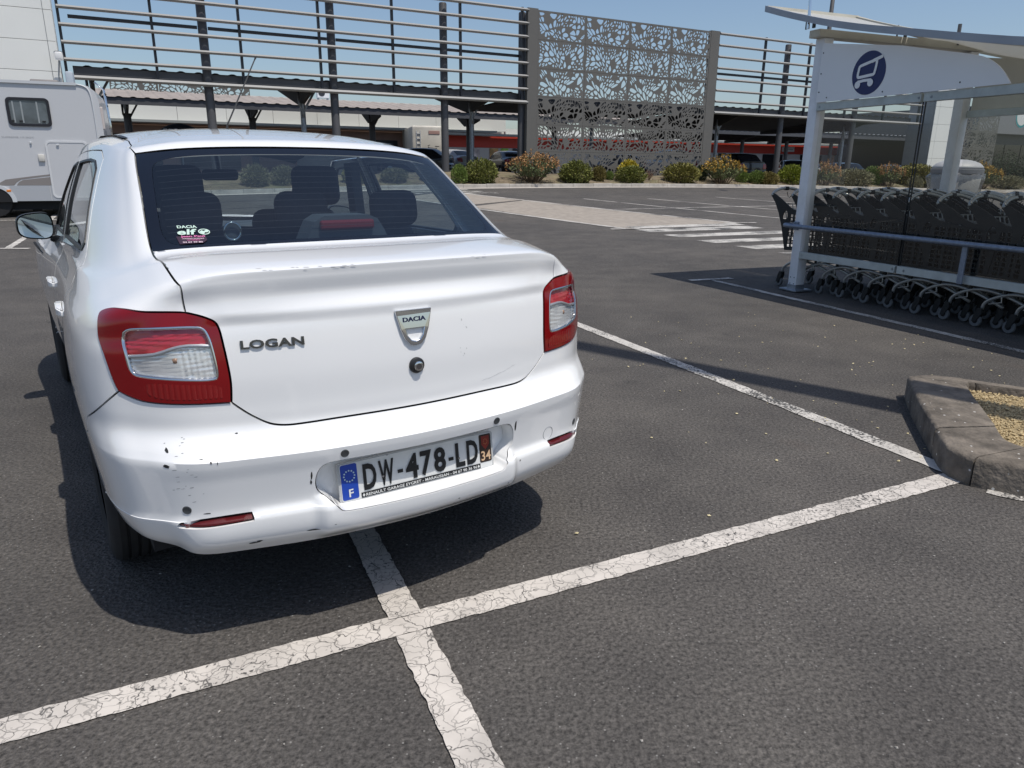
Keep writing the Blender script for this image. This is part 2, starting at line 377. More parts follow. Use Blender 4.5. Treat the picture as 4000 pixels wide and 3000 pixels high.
# beige walkway with white edges, zebra stripes
quadpatch('walkway', [(2.45, 15.98), (5.28, 17.55), (.45, 23.65), (-1.2, 21.0)], PATH, z=.004, n=30)
quadpatch('walkway', [(-1.45, 21.3), (.35, 23.75), (-2.2, 26.6), (-3.6, 23.8)], PATH, z=.0045, n=20)
strip('walkway_edge_line', (5.28, 17.55), (-2.1, 26.4), .14, PAINTF, z=.009)
strip('walkway_edge_line', (2.47, 15.96), (-3.2, 23.2), .14, PAINTF, z=.009)
strip('walkway_edge_line', (2.08, 15.86), (2.72, 15.98), .12, PAINTF, z=.012)
strip('walkway_edge_line', (4.95, 17.5), (5.75, 17.62), .12, PAINTF, z=.012)
def zebra(a, b):
    a, b = np.array(a), np.array(b); e = np.array([math.cos(rad(21)), math.sin(rad(21))])*2.95
    quadpatch('crosswalk_stripe', [a, a+e, b+e, b], PAINTS, z=.005, n=26, jit=.006)
zebra((2.44, 16.45), (2.62, 16.05))
for a, b in (((2.57, 15.85), (2.81, 15.38)), ((3.01, 14.91), (3.26, 14.49)), ((3.46, 13.97), (3.72, 13.58)), ((3.94, 13.11), (4.17, 12.65)), ((4.39, 12.18), (4.63, 11.74)), ((4.82, 11.28), (5.05, 10.85))):
    zebra(a, b)
for k in range(4): zebra((-3.4-.55*k, 25.6+.62*k), (-3.25-.55*k, 25.3+.62*k))
# far bays
for p, q in (((2.3, 24.64), (7.6, 17.9)), ((2.81, 20.82), (9.5, 23.75)), ((4.52, 25.34), (9.6, 19.2)), ((7.2, 26.9), (12, 21.2)), ((9.9, 28.3), (14.6, 22.6))):
    strip('parking_line', p, q, .10, PAINTF, z=.006, seg=.1)
# left bays
for p, q, wd in (((-10.5, 11.75), (-7.81, 11.89), .10), ((-8.2, 11.95), (-11.9, 19.9), .11), ((-14, 16.1), (-9.9, 16.78), .09), ((-1.9, 8.9), (-4.2, 14.2), .1)):
    strip('parking_line', p, q, wd, PAINTF, z=.004 if wd > .1 else .008, seg=.06)

# ---------------------------------------------------------------- planting bed with kerb
FQ = Vector((15.3, 41.0, 0)); FTH = rad(29.0); FU = Vector((math.cos(FTH), math.sin(FTH), 0)); FN = Vector((-math.sin(FTH), math.cos(FTH), 0))
def fp(s, d, z=0.0): p = FQ+FU*s+FN*d; return Vector((p.x, p.y, z))
KERB = mat('kerb_concrete', (.40, .375, .34), .85, var=.18, vscale=3, bump=.4, bscale=40, dirt=(.17, .15, .13), dscale=2.3, damt=.55)
SOIL = mat('bed_soil', (.17, .135, .09), .95, var=.35, vscale=2.5, bump=.8, bscale=12, dirt=(.13, .15, .06), dscale=1.2, damt=.8)
GUT = mat('gutter_concrete', (.47, .43, .39), .85, var=.1, vscale=1.5)
kb = thing('planting_bed_kerb', None, None, kind='structure')
for k in range(64):
    s0 = -42+k*1.0; p = fp(s0+.006, -2.4); q = fp(s0+.994, -2.4); zp, zq = float(gz(p.x, p.y)), float(gz(q.x, q.y)); mb = MB()
    hh = .14+random.uniform(-.008, .008); v = []
    for e, ze in ((p, zp), (q, zq)):
        for dd, h_ in ((0, -.05), (0.012, hh-.02), (.03, hh), (.14, hh), (.15, -.05)):
            x = e+FN*dd; v.append((x.x, x.y, ze+h_))
    mb.add(v, [(i, i+5, i+6, i+1) for i in range(4)]+[(4, 3, 2, 1, 0), (5, 6, 7, 8, 9)])
    mb.build('kerb_stone', KERB, kb)
gmb = MB()
for k in range(65):
    for dd in (-2.85, -2.4): p = fp(-42+k, dd); gmb.v.append((p.x, p.y, float(gz(p.x, p.y))+.006))
gmb.f = [(2*k, 2*k+2, 2*k+3, 2*k+1) for k in range(64)]
gmb.build('gutter_strip', GUT, kind='structure')
bm_ = MB(); NS, ND = 130, 14
def bedz(s, d):
    p = fp(s, d); t = min(1, max(0, (d+2.25)/2.4)); return float(gz(p.x, p.y))+.10+.32*t*t*(3-2*t)+.05*math.sin(s*1.3)*math.sin(d*2+s*.4)*t
for i in range(NS+1):
    for j in range(ND+1):
        s = -42+64*i/NS; d = -2.27+3.6*j/ND; p = fp(s, d); bm_.v.append((p.x, p.y, bedz(s, d) if j < ND else bedz(s, d)-.6))
bm_.f = [(i*(ND+1)+j, (i+1)*(ND+1)+j, (i+1)*(ND+1)+j+1, i*(ND+1)+j+1) for i in range(NS) for j in range(ND)]
bm_.build('planting_bed', SOIL, smooth=True, kind='structure')

# ---------------------------------------------------------------- kerbed island in the foreground
STONE = mat('island_kerb_stone', (.17, .145, .118), .92, var=.35, vscale=11, bump=1.0, bscale=38, dirt=(.045, .038, .03), dscale=6, damt=.85)
def add_spots(m, col=(.62, .6, .57), scale=26, thr=.15, sel=.80):
    n, l = m.node_tree.nodes, m.node_tree.links; b = n['Principled BSDF']; src = b.inputs['Base Color'].links[0].from_socket
    tc = n.new('ShaderNodeTexCoord'); v = n.new('ShaderNodeTexVoronoi'); v.inputs['Scale'].default_value = scale; l.new(tc.outputs['Object'], v.inputs['Vector'])
    a = n.new('ShaderNodeMath'); a.operation = 'LESS_THAN'; a.inputs[1].default_value = thr; l.new(v.outputs['Distance'], a.inputs[0])
    s_ = n.new('ShaderNodeSeparateColor'); l.new(v.outputs['Color'], s_.inputs[0]); g = n.new('ShaderNodeMath'); g.operation = 'GREATER_THAN'; g.inputs[1].default_value = sel; l.new(s_.outputs[0], g.inputs[0])
    mu = n.new('ShaderNodeMath'); mu.operation = 'MULTIPLY'; l.new(a.outputs[0], mu.inputs[0]); l.new(g.outputs[0], mu.inputs[1])
    x = n.new('ShaderNodeMix'); x.data_type = 'RGBA'; l.new(mu.outputs[0], x.inputs['Factor']); l.new(src, x.inputs['A']); x.inputs['B'].default_value = (*col, 1)
    l.new(x.outputs['Result'], b.inputs['Base Color'])
add_spots(STONE)
GRAV = mat('yellow_gravel_base', (.34, .26, .14), .95, var=.3, vscale=40, bump=1.0, bscale=90)
outer = [(4.6, 3.02), (3.5, 3.75), (2.72, 4.27), (2.56, 4.33), (2.425, 4.30), (2.30, 4.0), (2.19, 3.69), (2.075, 3.36), (2.012, 3.19), (1.995, 3.08), (2.04, 2.985), (2.16, 2.905), (2.6, 2.61), (3.3, 2.13), (4.2, 1.52)]
inner = [(4.6, 2.93), (3.5, 3.66), (2.76, 4.155), (2.725, 4.165), (2.685, 4.12), (2.59, 3.90), (2.50, 3.66), (2.40, 3.40), (2.33, 3.235), (2.33, 3.17), (2.36, 3.12), (2.44, 3.065), (2.78, 2.84), (3.48, 2.36), (4.38, 1.75)]
isl = thing('island_kerb', None, None, kind='structure'); cuts = [0, 1, 2, 4, 7, 10, 12, 13, 14]; HI = .138
for a, b in zip(cuts[:-1], cuts[1:]):
    O, I = [np.array(x) for x in outer[a:b+1]], [np.array(x) for x in inner[a:b+1]]
    if b-a > 1 and (a, b) != (2, 4): O, I = chaikin(O, 2), chaikin(I, 2)
    g_ = .004; n = len(O); v = []
    ds = (O[1]-O[0])/np.hypot(*(O[1]-O[0]))*g_; de = (O[-2]-O[-1])/np.hypot(*(O[-2]-O[-1]))*g_
    O[0] = O[0]+ds; I[0] = I[0]+ds; O[-1] = O[-1]+de; I[-1] = I[-1]+de
    hh = HI+random.uniform(-.004, .004)
    for o_, i_ in zip(O, I):
        dr_ = (i_-o_)/np.hypot(*(i_-o_))
        for pt, z in ((o_, -.02), (o_, hh-.022), (o_+dr_*.006, hh-.009), (o_+dr_*.02, hh), (i_-dr_*.01, hh-.002), (i_, hh-.02), (i_, .02)): v.append((pt[0], pt[1], z))
    mb = MB(); K = 7
    mb.add(v, [(i*K+j, i*K+j+1, (i+1)*K+j+1, (i+1)*K+j) for i in range(n-1) for j in range(K-1)]+[tuple(range(K)), tuple((n-1)*K+j for j in range(K-1, -1, -1))])
    mb.build('kerb_stone', STONE, isl, auto=40)
gp = MB(); gp.add([(x, y, .085) for x, y in inner], [tuple(range(len(inner)))[::-1]]); gp.build('gravel_fill_base', GRAV, kind='structure')
# loose gravel stones
def scatter_stones(name, pts, size, m, kind='stuff', flat=.7):
    mb = MB(); base = [(1, 0, 0), (-1, 0, 0), (0, 1, 0), (0, -1, 0), (0, 0, 1), (0, 0, -1)]; fc = [(0, 2, 4), (2, 1, 4), (1, 3, 4), (3, 0, 4), (2, 0, 5), (1, 2, 5), (3, 1, 5), (0, 3, 5)]
    for p in pts:
        r = Matrix.Rotation(random.uniform(0, 6.28), 3, 'Z') @ Matrix.Rotation(random.uniform(-.6, .6), 3, 'X'); s = random.uniform(*size)
        mb.add([Vector(p)+r @ Vector((b[0]*s*random.uniform(.7, 1.2), b[1]*s*random.uniform(.6, 1), b[2]*s*flat)) for b in base], fc)
    return mb.build(name, m, kind=kind)
ip = np.array(inner); P_ = rng.uniform([2.3, 1.8], [4.4, 4.2], (24000, 2)); P_ = P_[inpoly(P_, ip)]; P_ = P_[P_[:, 0] < 3.4]
GST = mat('yellow_gravel', (.47, .37, .21), .9, var=.35, vscale=30)
scatter_stones('gravel', [(x, y, .087+random.uniform(0, .008)) for x, y in P_], (.004, .011), GST)
# fallen petals and pebbles on the asphalt near the island
PET = mat('dry_petals', (.58, .50, .30), .9, var=.3, vscale=8); PEB = mat('pale_pebbles', (.36, .34, .31), .9, var=.3, vscale=8)
pp = [(rng.normal(2.3, .9), rng.normal(4.6, 1.1), .006) for _ in range(150)]
scatter_stones('fallen_petals', [p for p in pp if not inpoly([p[:2]], outer)[0]], (.004, .011), PET, flat=.35)
pp = [(rng.uniform(-2.5, 3.5), rng.uniform(1.1, 6.5), .003) for _ in range(260)]
scatter_stones('loose_pebbles', [p for p in pp if not inpoly([p[:2]], outer)[0]], (.002, .006), PEB, flat=.4)
# ---------------------------------------------------------------- facade row (local x along facade, y depth behind it)
FROT = FTH
def fthing(name, label, cat, s=0, d=0, z=0, **kw): return thing(name, label, cat, fp(s, d, z), FROT, **kw)
SLAT = mat('slat_grey_paint', (.30, .30, .295), .55, var=.06, vscale=.6, dirt=(.24, .225, .20), dscale=.8, damt=.4)
DARK = mat('anthracite_steel', (.030, .032, .038), .5, var=.15, vscale=2)
COLM = mat('column_grey_paint', (.075, .075, .08), .55, var=.1, vscale=1.5)
GALV = mat('galvanised_steel', (.30, .33, .37), .42, metal=.55, var=.25, vscale=14, bump=.05)
FASC = mat('fascia_slate', (.085, .088, .098), .5, var=.1, vscale=.5)
SLZ = [4.0, 4.5, 5.0, 5.5, 6.0, 6.5, 7.0, 7.5]
def slat_screen(label, s0, s1, posts, cols):
    t = fthing('slat_screen', label, 'screen')
    for k, z in enumerate(SLZ):
        hh = .13 if k == 0 else .10
        mb = MB(); mb.add([(s0, -.10, z-hh), (s0, -.16, z-hh*.55), (s0, -.10, z), (s0, 0, z), (s0, 0, z-hh), (s1, -.10, z-hh), (s1, -.16, z-hh*.55), (s1, -.10, z), (s1, 0, z), (s1, 0, z-hh)],
               [(0, 1, 2, 3, 4), (9, 8, 7, 6, 5), (0, 5, 6, 1), (1, 6, 7, 2), (2, 7, 8, 3), (3, 8, 9, 4), (4, 9, 5, 0)])
        mb.build('slat', SLAT, t)
    for s in posts: MB().span((s-.04, .004, 3.9), (s+.04, .12, 7.55)).build('post', DARK, t)
    cs = sorted(cols)
    ends = [s0+.1]+[c for c in cs if s0+.3 < c < s1-.3]+[s1-.1]
    for a, b in zip(ends[:-1], ends[1:]): MB().span((a+.17, .22, 5.69), (b-.17, .30, 5.79)).build('rail', DARK, t)
    for s in cols:
        p = fp(s, .3); z0 = float(gz(p.x, p.y)); mb = MB().lathe([(.15, z0), (.15, 7.36), (.13, 7.40)], (s, .27, 0), n=20); mb.build('column', COLM, t, auto=40)
    return t
slat_screen('long grey slat screen on dark columns between the white tower and the perforated panels', -33.6, -16.9, [-33.58, -30.97, -28.25, -25.51, -22.73, -19.91, -17.12], [-29.4, -25.02, -20.55, -17.0])
slat_screen('shorter grey slat screen on the right of the perforated panels, behind the trolley shelter', -6.42, 9.9, [-6.45+.06, -3.22, .01, 3.26, 6.55, 9.8], [-1.38, 4.37])
# perforated sheets
PERF = mat('perforated_grey_sheet', (.135, .129, .118), .55, var=.05, vscale=.7, dirt=(.115, .11, .10), dscale=1.2, damt=.5)
def clip_cell(i, pts, W, H):
    poly = [(0.0, 0.0), (W, 0.0), (W, H), (0.0, H)]; p = pts[i]
    for j, q in enumerate(pts):
        if j == i or (q[0]-p[0])**2+(q[1]-p[1])**2 > 1.6: continue
        m_ = ((p[0]+q[0])/2, (p[1]+q[1])/2); dx_, dy_ = q[0]-p[0], q[1]-p[1]; th_ = 1.2*math.sin(p[0]*2.2+.7)+.9*math.cos(p[1]*3+p[0]*1.4)+.4; ca, sa = math.cos(th_), math.sin(th_)
        e1, e2 = (ca*dx_+sa*dy_), (-sa*dx_+ca*dy_)*.32; n_ = (ca*e1-sa*e2, sa*e1+ca*e2); out = []
        for k in range(len(poly)):
            a, b = poly[k], poly[(k+1) % len(poly)]; da = (a[0]-m_[0])*n_[0]+(a[1]-m_[1])*n_[1]; db = (b[0]-m_[0])*n_[0]+(b[1]-m_[1])*n_[1]
            if da <= 0: out.append(a)
            if (da < 0) != (db < 0) and da != db: t = da/(da-db); out.append((a[0]+(b[0]-a[0])*t, a[1]+(b[1]-a[1])*t))
        poly = out
        if len(poly) < 3: return []
    return poly
def perf_holes(W, H, seed, n=96, mrg=.05):
    r = np.random.default_rng(seed); big = r.uniform([.2, .25], [W-.2, H-.25], (7, 2)); pts = []
    while len(pts) < n:
        c = r.uniform([0, 0], [W, H]); d = min(np.hypot(*(c-b)) for b in big)
        if r.random() < .35+min(1, d/.45)**2 and all(np.hypot((c[0]-q[0])*1.0, c[1]-q[1]) > (.075 if d > .3 else .16) for q in pts): pts.append(c)
    # squeeze the cells along a direction that turns across the sheet, so the cut-outs become shards
    holes = []
    for i in range(len(pts)):
        c = clip_cell(i, pts, W, H)
        if len(c) < 3: continue
        c = np.array(c); cen = c.mean(0); rr = np.hypot(*(c-cen).T).mean()
        if rr < .045 or r.random() < .12: continue
        k = max(.28, 1-(.024+.018*r.random())/rr*1.14)
        c = cen+(c-cen)*k
        c = np.stack([c[:, 0]+.085*np.sin(4.3*c[:, 1]+2.1*c[:, 0]+seed), c[:, 1]+.075*np.sin(3.7*c[:, 0]+seed*1.7)], 1)
        c[:, 0] = np.clip(c[:, 0], mrg, W-mrg); c[:, 1] = np.clip(c[:, 1], mrg, H-mrg)
        c = c[np.r_[True, np.hypot(*np.diff(c, axis=0).T) > .004]]
        if len(c) < 3: continue
        h_ = [tuple(x) for x in chaikin(c, 1, True)]
        a = np.array(h_); ar = .5*abs(np.sum(a[:, 0]*np.roll(a[:, 1], -1)-a[:, 1]*np.roll(a[:, 0], -1)))
        if ar > .0016: holes.append(h_)
    return holes
SW, SH = 2.36, 1.105
SHEETS = [sheet([(0.004, .004), (SW-.004, .004), (SW-.004, SH-.004), (.004, SH-.004)], perf_holes(SW, SH, 11+k), .02, 'perforated_sheet') for k in range(3)]
for me in SHEETS: me.materials.append(PERF)
def sheet_part(k, parent, x, z, y=0.0):
    o = bpy.data.objects.new('perforated_sheet', SHEETS[k]); COL.objects.link(o); o.parent = parent; o.location = (x, y, z); return o
pw = fthing('perforated_wall', 'tall grey perforated metal wall with lace-like cut-outs between two slat screens', 'wall')
for r_ in range(6):
    for c_ in range(4): sheet_part([1, 0, 2][r_ % 3] if r_ < 6 else 0, pw, -16.46+c_*SW, .86+r_*SH, -.12)
MB().span((-16.95, -.13, .5), (-16.465, .06, 7.53)).build('side_frame', PERF, pw)
MB().span((-7.015, -.13, .4), (-6.46, .06, 7.53)).build('side_frame', PERF, pw)
for z in (.86, 1.965, 3.07, 4.175, 5.28, 6.385, 7.44): MB().span((-16.46, -.095, z-.022), (-7.02, -.06, z+.022)).build('rail', PERF, pw)
# white panelled towers
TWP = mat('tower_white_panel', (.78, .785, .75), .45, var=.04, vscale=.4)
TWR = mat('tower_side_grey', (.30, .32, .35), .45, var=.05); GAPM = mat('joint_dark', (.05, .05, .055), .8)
def tower(label, s0, s1, cols, zs, depth, yf):
    t = fthing('panelled_tower', label, 'tower'); z0 = 0.0
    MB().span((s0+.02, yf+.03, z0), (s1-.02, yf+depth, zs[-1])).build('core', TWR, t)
    for a, b in zip(cols[:-1], cols[1:]):
        for c, d in zip(zs[:-1], zs[1:]): MB().rbox(((a+b)/2, yf+.012, (c+d)/2), (b-a-.014, .03, d-c-.014), .004, 1).build('panel', TWP, t)
    for c, d in zip(zs[:-1], zs[1:]):
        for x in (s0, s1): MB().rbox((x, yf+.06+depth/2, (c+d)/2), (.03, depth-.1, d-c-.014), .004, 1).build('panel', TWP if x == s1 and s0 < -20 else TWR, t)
    return t
tl = tower('white panelled tower rising behind the motorhome at the left edge', -36.9, -33.74, [-36.9, -35.4, -33.96, -33.73], [.1, .6, 1.46, 2.32, 3.17, 4.03, 4.89, 5.76, 6.62, 7.48, 8.3], 2.0, -.45)
tower('slim white panelled tower seen through the shelter glass', 10.5, 12.75, [10.5, 10.9, 12.3, 12.75], [.05, 1.05, 2.0, 2.97, 3.93, 4.9, 5.87, 6.84, 7.6], 1.6, -.5)
TEAL = mat('teal_enamel', (.02, .25, .27), .4); WHT = mat('white_enamel', (.78, .78, .77), .4)
def round_sign(label, s, z, r, d):
    t = fthing('round_sign', label, 'sign'); mb = MB(); mb.lathe([(r, 0), (r, .05)], (s, d, z), 'y', 48); mb.build('plate', WHT, t)
    ring = MB(); n = 64
    for i in range(n):
        a = 2*math.pi*i/n
        for rr in (r*.80, r*.98): ring.v.append((s+rr*math.sin(a), d-.006, z+rr*math.cos(a)))
    ring.f = [(2*i, 2*i+1, 2*((i+1) % n)+1, 2*((i+1) % n)) for i in range(n)]; ring.build('ring', TEAL, t)
round_sign('white disc sign with teal ring at the top left edge on the tower', -36.0, 6.35, .84, -.52)
# flood lamp panel on a bracket at the tower corner
t = fthing('flood_lamp', 'small white square flood lamp on a bent pole at the tower corner', 'lamp')
MB().rbox((-33.72, -.75, 4.46), (.24, .05, .26), .05, 3).build('lamp_panel', WHT, t, auto=40)
MB().tube([(-33.80, -.55, 3.3), (-33.80, -.62, 3.9), (-33.74, -.68, 4.25), (-33.72, -.72, 4.44)], .02).build('pole', GALV, t)
# ---------------------------------------------------------------- carport directly behind the screen
CORR_L = mat('corrugated_brown_roof', (.33, .285, .25), .6, var=.12, vscale=1.2); CORR_W = mat('corrugated_pale_roof', (.44, .46, .50), .5, var=.1, vscale=1)
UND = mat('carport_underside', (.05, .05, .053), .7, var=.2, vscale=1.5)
def corrugated(s0, s1, d0, z0, d1, z1, pitch=.55, amp=.035):
    mb = MB(); n = int((s1-s0)/(pitch/6)); prof = [0, 0, 0, 0, 1, 1]
    for i in range(n+1):
        s = s0+(s1-s0)*i/n; a = amp*prof[i % 6]
        mb.v += [(s, d0, z0+a), (s, d1, z1+a)]
    mb.f = [(2*i, 2*i+2, 2*i+3, 2*i+1) for i in range(n)]; return mb
def carport(label, s0, s1, d0, d1, zf, zr, fh, roofm, frames, colr=.10, frame_d=(1.2, 5.5), deep=.55, colmat=GALV, ypipes=True):
    t = fthing('carport', label, 'carport')
    MB().span((s0, d0, zf-fh), (s1, d0+.06, zf)).build('fascia', FASC, t)
    corrugated(s0, s1, d0-.06, zf+.01, d1, zr).build('roof_sheet', roofm, t)
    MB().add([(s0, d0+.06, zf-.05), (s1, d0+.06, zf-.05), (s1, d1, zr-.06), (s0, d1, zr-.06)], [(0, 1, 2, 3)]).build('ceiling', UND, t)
    for s in frames:
        p = fp(s, (frame_d[0])); g0 = float(gz(p.x, p.y))
        zz = lambda d: zf-.06+(zr-zf)*(d-d0)/(d1-d0)
        c = frame_d[0]
        mb = MB(); a = [(d0+.1, zz(d0)-.02), (d1-.1, zz(d1)-.02), (d1-.1, zz(d1)-.18), (c+.5, zz(c)-deep), (c-.2, zz(c)-deep), (d0+.1, zz(d0)-.3)]
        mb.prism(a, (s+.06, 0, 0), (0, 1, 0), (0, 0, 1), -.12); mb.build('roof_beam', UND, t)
        MB().cyl((s, c, g0), (s, c, zz(c)-deep+.03), colr, 14).build('column', colmat, t, auto=40)
        if ypipes:
            MB().tube([(s-.16, c-.12, zz(c)-.3), (s-.16, c-.12, zz(c)-deep-.02), (s-.02, c-.1, zz(c)-deep-.32), (s, c-.1, zz(c)-deep-.5)], .045).build('downpipe', colmat, t, smooth=True)
            MB().beam((s+.5, c, zz(c)-.25), (s+.04, c, zz(c)-deep-.25), .05, .08).build('brace', colmat, t)
    return t
carport('dark carport roof right behind the long slat screen', -33.4, -17.1, .35, 6.0, 4.30, 4.62, .34, CORR_L, [-32.9, -25.8, -18.5], frame_d=(2.0, 5.5), deep=.72)
carport('dark carport roof behind the right slat screen', -6.3, 9.6, .35, 8.5, 4.25, 3.75, .34, CORR_L, [-4.13, 5.9], frame_d=(2.0, 5.5), deep=.62)
carport('dark carport roof behind the perforated wall', -16.9, -6.5, .6, 6.0, 4.22, 4.0, .34, CORR_L, [-12.0], frame_d=(2.2, 5.5), deep=.6)
carport('second carport row with pale corrugated roof and dark beam', -34.5, -4.0, 9.0, 13.0, 4.06, 4.68, .28, CORR_L, [-31.6, -26.2, -20.2, -14.6, -9.0], frame_d=(10.4, 13), deep=.75, colmat=COLM, colr=.16)
carport('far carport row with pale roof beyond the second row', 1.5, 30, 11.0, 19, 3.95, 3.6, .35, CORR_W, [4.0, 8.4, 13, 18], frame_d=(12.4, 16), deep=.5, colmat=COLM, colr=.14, ypipes=False)
# ---------------------------------------------------------------- shop building behind
WALLW = mat('parapet_white', (.74, .735, .69), .6, var=.03, vscale=.4); REDM = mat('red_band', (.50, .045, .025), .55, var=.06, vscale=.6)
BRICK = mat('brown_render', (.25, .155, .115), .8, var=.12, vscale=1.2); GRYW = mat('shop_grey_wall', (.52, .50, .47), .75, var=.06, vscale=.5)
EAVE = mat('eave_grey', (.30, .32, .31), .6); DGL = mat('dark_shop_glass', (.02, .022, .026), .12, spec=.6)
sh = fthing('shop_building', 'long low shop building with white parapet and red band behind the carports', 'building')
D = 22.0
for k in range(10): MB().span((-34+k*2.8+.01, D, 3.82), (-34+(k+1)*2.8-.01, D+.3, 5.45)).build('parapet_panel', WALLW, sh)
MB().span((-6.0, D+.02, 3.62), (32, D+.3, 4.02)).build('parapet', WALLW, sh)
MB().span((-34, D-.9, 3.66), (-7.2, D+.0, 3.80)).build('eave', EAVE, sh); MB().span((-11.2, D-.9, 3.46), (32, D-.02, 3.60)).build('eave', EAVE, sh)
MB().span((-34, D+.1, .3), (-11.0, D+.5, 3.65)).build('wall', BRICK, sh)
MB().span((-11.0, D+.08, 2.66), (32, D+.5, 3.45)).build('red_band', REDM, sh)
MB().span((-11.0, D+.12, .0), (32, D+.5, 2.65)).build('wall', GRYW, sh)
MB().span((-34, D+.5, .2), (32, D+14, 3.8)).build('hall', WALLW, sh)
for a, b in ((-33, -29.5), (-28.5, -25), (-18.5, -14.5)): MB().span((a, D+.06, 1.0), (b, D+.14, 3.0)).build('window', DGL, sh)
for s0, s1, c in ((-8.6, -8.15, (.60, .52, .50)), (-7.3, -6.6, (.55, .33, .12)), (-6.35, -5.75, (.30, .52, .06)), (-5.35, -4.7, (.04, .04, .05))):
    o = MB().span((s0, D+.04, 1.5), (s1, D+.11, 2.62)).build('poster', mat('poster_%d' % int(-s0*10), c, .5, var=.5, vscale=2.2), sh)
MB().span((-6.9, D+.03, 1.9), (-6.62, D+.05, 2.4)).build('poster', mat('poster_red', (.6, .1, .05), .5), sh)
for a, b in ((15.5, 16.4), (21.0, 23.6), (26, 29)): MB().span((a, D+.06, .4), (b, D+.10, 2.6)).build('window', DGL, sh)
sb = MB().span((23.4, D+.0, 2.86), (25.0, D+.07, 3.32)).build('shop_sign', mat('sign_board', (.62, .60, .56), .5), sh)
V_, F_ = text2d('C', .24, .30, shear=.25)
mb = MB(); mb.add([(23.55+v[0], D-.004, 2.94+v[1]) for v in V_], F_); mb.span((23.85, D-.004, 3.02), (24.8, D-.002, 3.12)); mb.build('lettering', mat('sign_grey_letters', (.35, .33, .31), .6), sb)
o = MB().span((-34, D+.6, 3.81), (-14, D+10, 3.9)).build('roof', CORR_W, sh)
corrugated(-24, -3.6, 19.0, 5.05, 21, 5.25, .8, .04).build('porch_roof', CORR_W, sh)
YEL = mat('ochre_wall', (.48, .28, .10), .8); 
ob = fthing('ochre_building', 'small ochre walled building far behind the shelter glass', 'building')
MB().span((36.6, 22, 0), (48, 31, 3.1)).build('wall', YEL, ob); MB().span((36.3, 21.7, 3.1), (48.3, 31.3, 3.3)).build('roof', EAVE, ob)
MB().span((39, 21.93, .2), (41, 22.02, 2.3)).build('door', DGL, ob)
# rooftop air conditioner
ac = fthing('air_conditioner', 'white air conditioning unit on the shop roof', 'air conditioner')
MB().rbox((-19.85, 20.9, 5.70), (.75, .35, .58), .03, 2).build('casing', WHT, ac); MB().lathe([(.21, 0), (.21, .02)], (-19.95, 20.715, 5.71), 'y', 24).build('fan_grille', DARK, ac)
for dx in (-.3, .3): MB().span((-19.85+dx-.03, 20.75, 5.2), (-19.85+dx+.03, 21.05, 5.42)).build('foot', GALV, ac)
# far perforated screen above the roofs
fs = fthing('far_perforated_screen', 'distant curved perforated screen peeping over the carport roof', 'screen')
for k in range(3): sheet_part(k, fs, -31.9+k*SW, 4.95, 18.0+[.5, .1, 0][k])
MB().span((-31.9, 18.75, 4.6), (-24.6, 18.8, 4.98)).build('rail', DARK, fs)
# right end: perforated entrance screen and dark glazed front
es = fthing('entrance_screen', 'grey perforated entrance screen beside the slim white tower', 'screen')
for k in range(2):
    for j in range(4): sheet_part((k+j) % 3, es, 16.2+k*SW, .5+j*SH, 1.5)
for z in (.5, 1.6, 2.7, 3.8, 4.9): MB().span((16.2, 1.53, z-.02), (20.9, 1.6, z+.02)).build('rail', DARK, es)
gs = fthing('glazed_storefront', 'dark glazed store front at the right edge behind the shelter', 'building')
MB().span((28.5, 8, 0), (70, 20, 6.2)).build('hall', mat('storefront_dark', (.06, .06, .065), .5), gs)
for k in range(9): MB().span((29+k*2.5, 7.9, .2), (31.35+k*2.5, 7.98, 3.4)).build('pane', DGL, gs)
MB().span((28.4, 7.2, 4.2), (70, 7.95, 5.8)).build('canopy', mat('canopy_grey', (.22, .22, .23), .6), gs)
round_sign('white disc sign with teal ring over the store front at the right edge', 23.3, 4.95, .8, 1.35)
# lamp post seen behind the shelter roof
lp = thing('lamp_post', 'grey lamp post behind the shelter roof', 'lamp post', (11.78, 30.0, float(gz(11.78, 30))))
MB().tube([(0, 0, 0), (0, 0, 9.5)], [.11, .06], 12).build('pole', COLM, lp, smooth=True); MB().rbox((0, -.4, 9.5), (.3, 1.0, .1), .03).build('lamp_head', COLM, lp)
# tall lamp post standing on the island, outside the frame: throws the long shadow behind the car
lp2 = thing('lamp_post', 'tall lamp post on the kerbed island just beyond the right edge', 'lamp post', (3.86, 2.80, .08))
MB().tube([(0, 0, 0), (0, 0, 12.5)], [.15, .12], 16).build('pole', COLM, lp2, smooth=True); MB().rbox((0, 0, .02), (.3, .3, .04), .01).build('base_plate', GALV, lp2); MB().rbox((-.5, .4, 12.5), (.5, .35, .1), .03).build('lamp_head', COLM, lp2)
# black parasol top behind the car roof
pr = thing('parasol', 'black domed parasol top with white lettering behind the car roof', 'parasol', (-15.63, 36.0, float(gz(-15.6, 36))))
BLK = mat('black_canvas', (.022, .022, .025), .8, var=.2, vscale=3)
prof = [(1.06, 1.75), (1.05, 1.82), (.85, 2.05), (.55, 2.24), (.25, 2.33), (.02, 2.36)]; MB().lathe(prof, n=24).build('canopy', BLK, pr, smooth=True)
MB().cyl((0, 0, 0), (0, 0, 1.8), .03, 10).build('pole', GALV, pr)
V_, F_ = text2d('FRONT', .62, .15, bold=.02); mb = MB(); mb.add([(-.3+v[0], -.98-.0, 1.93+v[1]) for v in V_], F_); mb.build('lettering', WHT, pr)
# ---------------------------------------------------------------- car body surface: rings of control points, rear centre -> side -> front centre
R=[]
